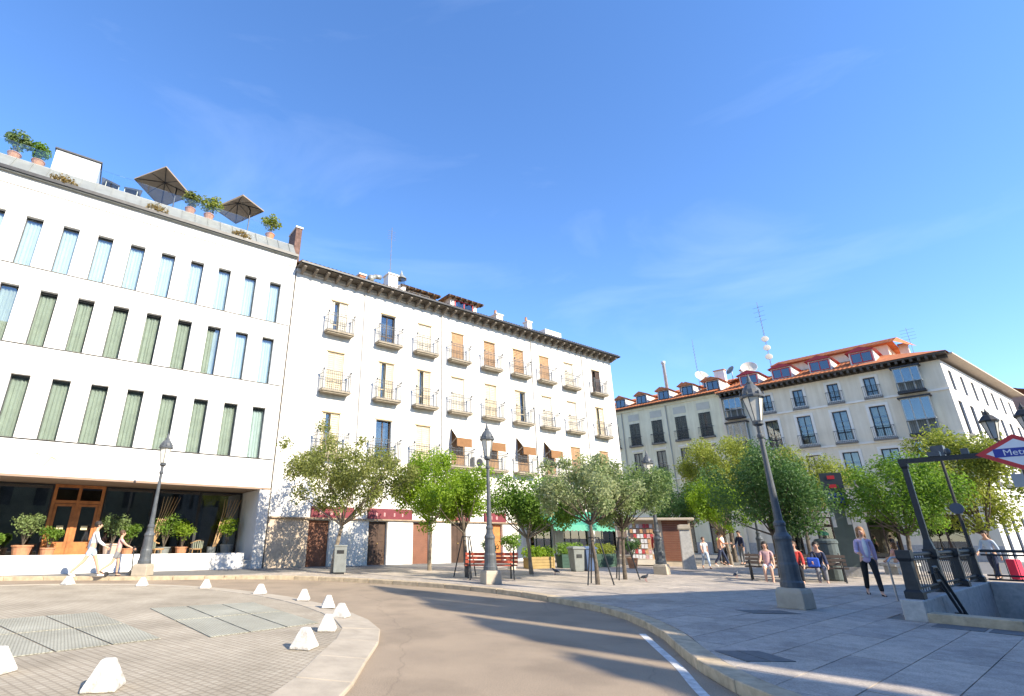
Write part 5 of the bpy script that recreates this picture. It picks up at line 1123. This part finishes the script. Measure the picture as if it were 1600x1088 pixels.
# advertising totem
t = thing('advertising_totem', 'tall dark grey-green totem with red marks and a blue panel', 'totem', (16.25, 21.5, ZP), R(-35)); MB().box(-.36, .36, -.26, .26, 0, .35).build('foot', M_granite, t); MB().box(-.32, .32, -.2, .2, .352, 2.6).build('body', mat('totem_green_grey', (.13, .165, .155), .5, .1, 3), t); MB().box(-.36, .36, -.24, .24, 2.602, 3.9).build('head', mat('totem_dark', (.045, .05, .055), .4, .1, 3), t); MB().box(-.28, .28, -.256, -.242, 2.72, 3.1).build('blue_panel', M_mblue, t)
for z_ in (3.3, 3.65): MB().box(-.12, .12, -.254, -.242, z_, z_ + .14).build('red_mark', M_mred, t)
MB().box(-.30, -.18, -.212, -.202, 1.8, 2.35).build('white_notice', M_mwhite, t); MB().box(.18, .30, -.212, -.202, 1.9, 2.5).build('white_notice', M_mwhite, t)
# stone pillar
t = thing('stone_pillar', 'pale grey tapered stone pillar between kiosk and bright young tree', 'pillar', (11.79, 25.64, ZP), R(-20)); MB().lathe([(.40, 0), (.36, .5), (.30, 1.7), (.29, 1.72)], 4, rot=math.pi / 4).build('shaft', M_granite, t); MB().lathe([(.36, 1.722), (.38, 1.78), (.36, 1.92), (.2, 1.95)], 4, rot=math.pi / 4).build('cap', M_paleston, t)
# newspaper kiosk
kz = thing('newspaper_kiosk', 'beige newspaper kiosk with a brown shutter and red and white magazine racks', 'kiosk', (11.6, 28.3, ZP), R(-22))
M_kbe = mat('kiosk_beige', (.50, .42, .31), .6, .1, 3)
MB().box(-2.1, 1.6, 0, 1.8, 0, 2.2).build('body', M_kbe, kz); MB().box(-2.3, 1.8, -.35, 1.95, 2.202, 2.33).build('roof', M_kbe, kz, bevel=.03)
sh2 = MB()
for i in range(18): sh2.box(.25, 1.5, -.03, -.002 - .008 * (i % 2), .25 + i * .11, .25 + (i + 1) * .11 - .006)
sh2.build('shutter', M_roller, kz)
MB().box(-2.05, -1.45, -.06, -.002, .45, 1.95).build('poster_case', M_shutw, kz); MB().box(-1.98, -1.52, -.07, -.061, .52, 1.88).build('poster', mat('dull_poster', (.22, .16, .13), .5, .5, 7), kz)
q = random.Random(3); mc = [mat('mag_red', (.48, .06, .06), .5, .3, 14), mat('mag_white', (.62, .6, .57), .5, .2, 14), mat('mag_pink', (.55, .33, .31), .5, .3, 14), mat('mag_ochre', (.5, .28, .14), .5, .3, 14), mat('mag_white', (.62, .6, .57)), mat('mag_dark', (.12, .07, .06), .5)]
mg = MB().box(0, .14, -.02, 0, 0, .2)
mms = [mg.mesh('magazine', m) for m in mc]
for r_ in range(7):
    for c_ in range(8): o = ob('magazine', q.choice(mms), kz, (-1.35 + c_ * .165, -.05 - (6 - r_) * .05, .33 + r_ * .25)); o.rotation_euler[0] = R(-10)
rk = MB(); rk.box(-1.4, .0, -.42, -.02, .05, .3); rk.build('rack_base', M_shutw, kz)
# café planters
for (x, y, h, r, m, pm_, lb, pr_, ph_, n) in [(3.4, 24.6, 1.5, .5, L_mid, M_shutw, 'round bush in a white square pot beside the orange door', .25, .45, 900), (2.5, 25.2, 1.2, .42, L_dark, M_terra, 'dark bush in a pot next to the orange door', .22, .4, 700), (9.3, 26.0, 1.35, .45, L_dark, M_terra, 'dark shrub in a clay pot beside the kiosk poster', .25, .45, 700)]:
    pot_plant((x, y, ZP), h, r, m, pm_, lb, n, .1, pot_r=pr_, pot_h=ph_)
def planter(x, y, rz, w_, m, leaf, lb, h=.5, lh=.5, n=1300):
    t = thing('planter_box', lb, 'planter', (x, y, ZP), rz, 'cafe planters')
    for k in range(4): MB().box(-w_ / 2, w_ / 2, -.2, -.17, k * h / 4 + .01, (k + 1) * h / 4).build('plank', m, t)
    MB().box(-w_ / 2, w_ / 2, -.168, .2, .02, h - .03).build('trough', m, t); MB().box(-w_ / 2 - .02, -w_ / 2 + .05, -.22, -.202, 0, h).build('corner_post', m, t); MB().box(w_ / 2 - .05, w_ / 2 + .02, -.22, -.202, 0, h).build('corner_post', m, t)
    ob('foliage', leaves_mesh('foliage', leaf, [(-w_ / 2 + w_ * (i + .5) / 6, 0, h + lh * .4, lh * .6) for i in range(6)], n, .1, int(x * 100)), t)
planter(4.75, 25.3, R(30), 1.5, mat('yellow_wood', (.33, .23, .09), .7, .15, 4), L_bright, 'yellowish wooden planter with clipped bright hedge behind the deep green tree'); planter(6.4, 26.1, R(30), 1.4, mat('dark_green_box', (.03, .07, .05), .6), L_mid, 'dark green planter with hedge behind the waste containers', .6, .55); planter(8.1, 26.9, R(30), 1.6, mat('dark_green_box', (.03, .07, .05)), L_lime, 'dark green planter with yellow-green flowers under the green awning', .6, .5)
# café tables under the awning
for k, (x, y) in enumerate(((5.0, 29.3), (7.0, 30.6), (9.0, 31.9))):
    t = thing('cafe_table', ('round cafe table under the green awning close to the orange door', 'round cafe table in the middle under the green awning', 'round cafe table under the green awning close to the kiosk')[k], 'table', (x, y, ZP), 0, 'cafe tables'); MB().lathe([(.35, .72), (.35, .75), (0, .75)], 18).build('table_top', M_steel, t); MB().lathe([(.25, 0), (.24, .03), (.03, .06), (.03, .72)], 12).build('pedestal', M_black, t)
# pigeons
def pigeon(x, y, rz, lb):
    t = thing('pigeon', lb, 'pigeon', (x, y, ZP), rz, 'pigeons on the paving')
    V = [(0, .12, .13), (0, .05, .14), (0, -.03, .16), (0, -.08, .2), (0, -.1, .235), (0, -.135, .23), (0, .2, .1)]
    me = bpy.data.meshes.new('body'); me.from_pydata(V, [(0, 1), (1, 2), (2, 3), (3, 4), (4, 5), (0, 6)], []); o = ob('body', me, t); s = o.modifiers.new('s', 'SKIN')
    for i, r in enumerate((.045, .065, .06, .035, .028, .006, .02)): me.skin_vertices[0].data[i].radius = (r, r * .85)
    me.skin_vertices[0].data[1].use_root = True; o.modifiers.new('u', 'SUBSURF').levels = 1; me.materials.append(mat('pigeon_grey', (.1, .11, .13), .6, .3, 20))
    for sx in (-.025, .025): MB().tube([(sx, 0, .1), (sx, -.005, .02), (sx, -.04, .004)], .006, 4).build('leg', mat('pigeon_leg', (.4, .12, .1), .6), t)
pigeon(6.97, 18.45, .6, 'grey pigeon standing near the grey-green tree guard'); pigeon(11.0, 20.3, 2.2, 'grey pigeon standing near the dark bench with two people'); pigeon(4.6, 21.3, 4.0, 'grey pigeon near the waste containers')

# ---------------------------------------------------------------- people
def skin_obj(name, V, Ed, rad, m, parent, root=0, sub=2):
    me = bpy.data.meshes.new(name); me.from_pydata([tuple(v) for v in V], Ed, []); o = ob(name, me, parent); sk = o.modifiers.new('skin', 'SKIN'); sk.use_smooth_shade = True
    for i, r in enumerate(rad): me.skin_vertices[0].data[i].radius = r if isinstance(r, tuple) else (r, r)
    me.skin_vertices[0].data[root].use_root = True
    u = o.modifiers.new('sub', 'SUBSURF'); u.levels = sub; u.render_levels = sub
    me.materials.append(m); return o
def person(loc, rz, h, label, pose, top, bottom, hair, shoes, bare_legs=False, bare_arms=False, hair_long=False, inner=None, bag=None, skin=M_skin, group='people in the square', flare=1.0):
    """facing local -y; pose = dict of joint angles in degrees (positive swings forward)"""
    t = thing('person', label, 'person', loc, rz, group); k = h / 1.75; t.scale = (k, k, k)
    P = dict(hipL=0, hipR=0, kneeL=0, kneeR=0, armL=0, armR=0, elbL=10, elbR=10, lean=0, abd=8, pz=.95); P.update(pose)
    pel = Vector((0, 0, P['pz'])); ln = R(P['lean'])
    def spine(d, s=0): return pel + Vector((s, -math.sin(ln) * d, math.cos(ln) * d))
    waist, chest, nb, nk, jaw, head, crown = spine(.14), spine(.34), spine(.50), spine(.57), spine(.63) + Vector((0, -.03, 0)), spine(.69) + Vector((0, -.01, 0)), spine(.765)
    def limb(a, ang, ln_, side=0.): r = R(ang); return a + Vector((side, -math.sin(r) * ln_, -math.cos(r) * ln_))
    J = {}
    for s, sx in (('L', 1), ('R', -1)):
        hip = pel + Vector((sx * .095, 0, -.03)); kn = limb(hip, P['hip' + s], .43, sx * .01); an = limb(kn, P['hip' + s] - P['knee' + s], .42); J['hip' + s], J['kn' + s], J['an' + s] = hip, kn, an
        fa = R(min(0, P['hip' + s] - P['knee' + s]) * .6); J['toe' + s] = an + Vector((sx * .02, -.17 * math.cos(fa), -.06 + .17 * math.sin(fa)))
        J['heel' + s] = an + Vector((0, .05, -.055))
        sh = spine(.45, sx * .16); el = limb(sh, P['arm' + s], .29, sx * .29 * math.sin(R(P['abd']))); wr = limb(el, P['arm' + s] + P['elb' + s], .25, sx * .01); J['sh' + s], J['el' + s], J['wr' + s] = sh, el, wr
        d = (wr - el).normalized(); J['ha' + s] = wr + d * .08; J['d' + s] = d
    # body: one continuous skinned figure with five-fingered hands
    V = [pel, waist, chest, nb, nk, jaw, head, crown, head + Vector((0, -.118, -.01))]; Ed = [(0, 1), (1, 2), (2, 3), (3, 4), (4, 5), (5, 6), (6, 7), (6, 8)]; Ra = [(.135, .105), (.12, .09), (.13, .095), (.07, .06), (.052, .052), (.07, .08), (.085, .1), (.06, .07), .012]
    for s, sx in (('L', 1), ('R', -1)):
        i = len(V); V += [J['hip' + s], J['kn' + s], J['an' + s], J['toe' + s]]; Ed += [(0, i), (i, i + 1), (i + 1, i + 2), (i + 2, i + 3)]; Ra += [.085, .056, .038, (.035, .026)]
        i = len(V); V += [J['sh' + s], J['el' + s], J['wr' + s], J['ha' + s]]; Ed += [(3, i), (i, i + 1), (i + 1, i + 2), (i + 2, i + 3)]; Ra += [.052, .04, .026, (.036, .018)]
        d = J['d' + s]; side = Vector((0, 1, 0)) if abs(d.y) < .8 else Vector((0, 0, 1)); side = (side - d * side.dot(d)).normalized(); pal = Vector((-sx, 0, 0))
        for f, (off, ln_) in enumerate(((-.032, .075), (-.011, .085), (.011, .08), (.032, .065))):
            j = len(V); a = J['ha' + s] + d * .025 + side * off; V += [a, a + d * ln_ * .5 + pal * .008, a + d * ln_ * .9 + pal * .03]; Ed += [(i + 3, j), (j, j + 1), (j + 1, j + 2)]; Ra += [.010, .009, .007]
        j = len(V); a = J['wr' + s] + d * .035 - side * .035; V += [a, a + d * .035 - side * .025 + pal * .01]; Ed += [(i + 2, j), (j, j + 1)]; Ra += [.012, .009]
    body = skin_obj('body', V, Ed, Ra, skin, t, 0)
    # face
    e = MB()
    for sx in (-.032, .032): c = head + Vector((sx, -.088, .012)); e.ball(tuple(c), .012, .008, .009, 8, 6)
    e.build('eyes', mat('dark_eye', (.03, .02, .015), .3), body); MB().ball(tuple(head + Vector((0, -.094, -.052))), .026, .008, .008, 8, 5).build('mouth', mat('lips', (.42, .13, .11), .5), body)
    er = MB()
    for sx in (-.088, .088): er.ball(tuple(head + Vector((sx, .005, -.005))), .012, .02, .03, 6, 5)
    er.build('ears', skin, body)
    # hair
    hb = MB(); hb.ball(tuple(head + Vector((0, .028, .035))), .102, .112, .105, 14, 9, .05, int(h * 999))
    if hair_long: hb.ball(tuple(head + Vector((0, .075, -.07))), .09, .06, .14, 12, 8, .06, 5); hb.ball(tuple(head + Vector((.07, .03, -.08))), .04, .055, .13, 8, 7, .06, 6); hb.ball(tuple(head + Vector((-.07, .03, -.08))), .04, .055, .13, 8, 7, .06, 7)
    hb.build('hair', hair, t, smooth=True)
    # top: torso and sleeves
    def shirt(name, m, g, sl, drop):
        V = [pel + Vector((0, 0, drop)), waist, chest, spine(.47), spine(.515)]; Ed = [(0, 1), (1, 2), (2, 3), (3, 4)]; Ra = [(.142 + g * flare, .11 + g * flare), (.122 + g, .096 + g), (.135 + g, .102 + g), (.1 + g, .075 + g), (.056 + g, .054 + g)]
        for s in 'LR':
            i = len(V); V += [J['sh' + s]]; Ed += [(3, i)]; Ra += [.05 + g]
            if sl == 'long': V += [J['el' + s], J['wr' + s] - J['d' + s] * .02]; Ed += [(i, i + 1), (i + 1, i + 2)]; Ra += [.046 + g, .036 + g]
            else: V += [J['sh' + s].lerp(J['el' + s], .55)]; Ed += [(i, i + 1)]; Ra += [.05 + g]
        return skin_obj(name, V, Ed, Ra, m, t, 1)
    if inner: shirt('shirt', inner, -.002, 'short', .05)
    if inner:      # open jacket: back and sides plus sleeves, two front panels
        j = shirt('jacket', top, .01, 'long', -.13); f = MB(); 
        f.ball(tuple(spine(.28) + Vector((0, -.112, 0))), .052, .024, .25, 10, 8); f.build('shirt_front', inner, t, smooth=True)
    else: shirt('top', top, .008, 'short' if bare_arms else 'long', -.05)
    # trousers or shorts
    V = [waist - Vector((0, 0, .03)), pel]; Ed = [(0, 1)]; Ra = [(.133, .103), (.152, .122)]
    for s in 'LR':
        i = len(V); V += [J['hip' + s]]; Ed += [(1, i)]; Ra += [.1]
        if bare_legs: V += [J['hip' + s].lerp(J['kn' + s], .65)]; Ed += [(i, i + 1)]; Ra += [.088]
        else: V += [J['kn' + s], J['an' + s] + Vector((0, 0, .03))]; Ed += [(i, i + 1), (i + 1, i + 2)]; Ra += [.071, .054]
    skin_obj('trousers' if not bare_legs else 'shorts', V, Ed, Ra, bottom, t, 1)
    for s in 'LR': skin_obj('shoe', [J['heel' + s] + Vector((0, 0, .01)), J['an' + s].lerp(J['toe' + s], .5) + Vector((0, 0, -.02)), J['toe' + s] + Vector((0, 0, .0))], [(0, 1), (1, 2)], [(.042, .04), (.046, .042), (.042, .03)], shoes, t, 1, 1)
    return t, J
hair_d = mat('dark_hair', (.025, .018, .013), .6, .3, 30); hair_b = mat('auburn_hair', (.30, .15, .06), .6, .25, 30); hair_g = mat('brown_hair', (.10, .055, .03), .6, .3, 30)
c_ = lambda n, c: mat('cloth_' + n, c, .9, .08, 8, .1, 60)
W = c_('white', (.72, .72, .72)); BK = c_('black', (.018, .018, .02)); LI = c_('lilac', (.50, .40, .56)); RD = c_('red', (.5, .05, .04)); BL = c_('denim', (.11, .17, .30)); PK = c_('pink', (.56, .34, .33)); NV = c_('navy', (.03, .04, .08)); OR = c_('orange', (.60, .30, .19)); LB = c_('light_blue', (.42, .52, .66)); GN = c_('green', (.25, .45, .1)); GY = c_('grey', (.2, .2, .21)); WS = c_('white_shoe', (.66, .66, .66)); BG = c_('beige', (.55, .48, .38))
walk = dict(hipL=22, kneeL=6, hipR=-16, kneeR=18, armL=-20, armR=24, elbL=14, elbR=30, pz=.915, lean=3)
sit = dict(hipL=84, kneeL=82, hipR=80, kneeR=84, armL=18, armR=28, elbL=40, elbR=50, pz=.52, lean=-4)
stand = dict(hipL=3, hipR=-3, kneeR=2, armL=4, armR=12, elbR=40)
person((11.5, 14.65, ZP), R(-28), 1.70, 'woman walking in an open lilac jacket, white top and black trousers', dict(walk, hipL=18, hipR=-12, armR=10, elbR=75), LI, BK, hair_b, BK, inner=W, hair_long=True, flare=1.8)
m1, _ = person((*at_h(-6.55, -2.6, ZP)[:2], ZP), RZA + R(-90 + 180), 1.78, 'man walking past the hotel in white top and light blue shorts', dict(walk, hipL=26, hipR=-24), W, LB, hair_d, WS, bare_legs=True)
person((*at_h(-5.75, -2.2, ZP)[:2], ZP), RZA + R(90), 1.5, 'child in a pink top on a scooter in front of the hotel', dict(walk, hipL=12, kneeL=10, hipR=-22, kneeR=30, armL=45, armR=45, elbL=20, elbR=20), PK, GY, hair_g, BK, bare_legs=True, bare_arms=True)
sct = thing('kick_scooter', 'black kick scooter ridden in front of the hotel', 'scooter', (*at_h(-5.65, -2.45, 0)[:2], ZP), RZA); MB().box(-.3, .3, -.06, .06, .09, .12).build('deck', M_black, sct); MB().tube([(.3, 0, .1), (.4, 0, .2), (.34, 0, .95)], .018, 6).build('stem', M_black, sct); MB().bar((.34, -.2, .95), (.34, .2, .95), .015).build('handlebar', M_black, sct)
for x in (-.34, .4): w_ = MB().lathe([(.05, -.02), (.08, -.015), (.08, .015), (.05, .02)], 14).build('wheel', M_black, sct, (x, 0, .08)); w_.rotation_euler = (R(90), 0, 0)
person((11.45, 19.0, ZP), R(-35), 1.66, 'seated person in a pink top and pale shorts on the dark bench', sit, PK, W, hair_d, WS, bare_legs=True, bare_arms=True, hair_long=True)
person((12.15, 18.55, ZP), R(-35), 1.68, 'seated person in a red top and black trousers on the dark bench', sit, RD, BK, hair_g, BK)
person((13.05, 18.75, ZP), R(-32), 1.68, 'seated person in dark clothes next to the blue bag', dict(sit, lean=12), NV, GY, hair_d, BK)
bg_ = thing('shoulder_bag', 'bright blue bag on the bench beside the person in dark clothes', 'bag', (12.72, 18.55, ZP + .47), R(-32)); b = MB(); b.box(-.17, .17, -.08, .08, 0, .3); b.build('body', c_('blue_bag', (.03, .10, .5)), bg_, bevel=.04); MB().tube([(-.12, 0, .3), (-.08, 0, .45), (.08, 0, .45), (.12, 0, .3)], .012, 5).build('strap', M_black, bg_)
person((12.9, 26.26, ZP), R(-10), 1.42, 'child in a white top and light blue trousers walking past the stone pillar', walk, W, LB, hair_g, BK, bare_arms=True)
person((14.75, 28.3, ZP), R(60), 1.68, 'person in an orange top and dark trousers near the bright young tree', dict(walk, armR=35, elbR=60), OR, NV, hair_g, WS)
person((15.6, 29.6, ZP), R(30), 1.7, 'person in a white jacket and dark trousers behind the bright young tree', stand, W, BK, hair_d, BK)
person((17.0, 30.4, ZP), R(-60), 1.74, 'person in dark clothes standing near the pale slender lamp', stand, NV, GY, hair_d, BK)
person((16.5, 31.6, ZP), R(10), 1.66, 'person in a light green top among the far trees', stand, GN, BK, hair_g, BK, bare_arms=True)
person((19.6, 23.4, ZP), R(200), 1.66, 'seated person in a pink top and white shorts behind the walking woman', sit, PK, W, hair_g, WS, bare_legs=True, bare_arms=True, hair_long=True)
person((10.9, 26.9, ZP), R(150), 1.7, 'person in a red top and dark trousers browsing the kiosk racks', stand, RD, NV, hair_d, BK)
person((20.6, 20.3, ZP), R(-70), 1.72, 'person in a striped light blue shirt behind the metro railing', walk, LB, NV, hair_d, BK)
sc_ = thing('suitcase', 'red suitcase beside the person in a light blue shirt', 'suitcase', (20.9, 19.9, ZP), R(20)); MB().box(-.22, .22, -.13, .13, .05, .72).build('body', c_('suitcase_red', (.5, .03, .07)), sc_, bevel=.04); MB().tube([(-.1, .1, .7), (-.1, .1, 1.0), (.1, .1, 1.0), (.1, .1, .7)], .012, 5).build('handle', M_steel, sc_)
for x in (-.17, .17): MB().ball((x, 0, .04), .03, .03, .04, 8, 6).build('wheel', M_black, sc_)
# stone seat under the seated person near the metro
st_ = thing('stone_seat', 'low stone seat behind the walking woman', 'bench', (19.7, 23.3, ZP), R(20)); MB().box(-.9, .9, -.25, .35, .3, .43).build('seat', M_granite, st_, bevel=.02); MB().box(-.7, -.5, -.2, .3, 0, .3).build('leg', M_granite, st_); MB().box(.5, .7, -.2, .3, 0, .3).build('leg', M_granite, st_)
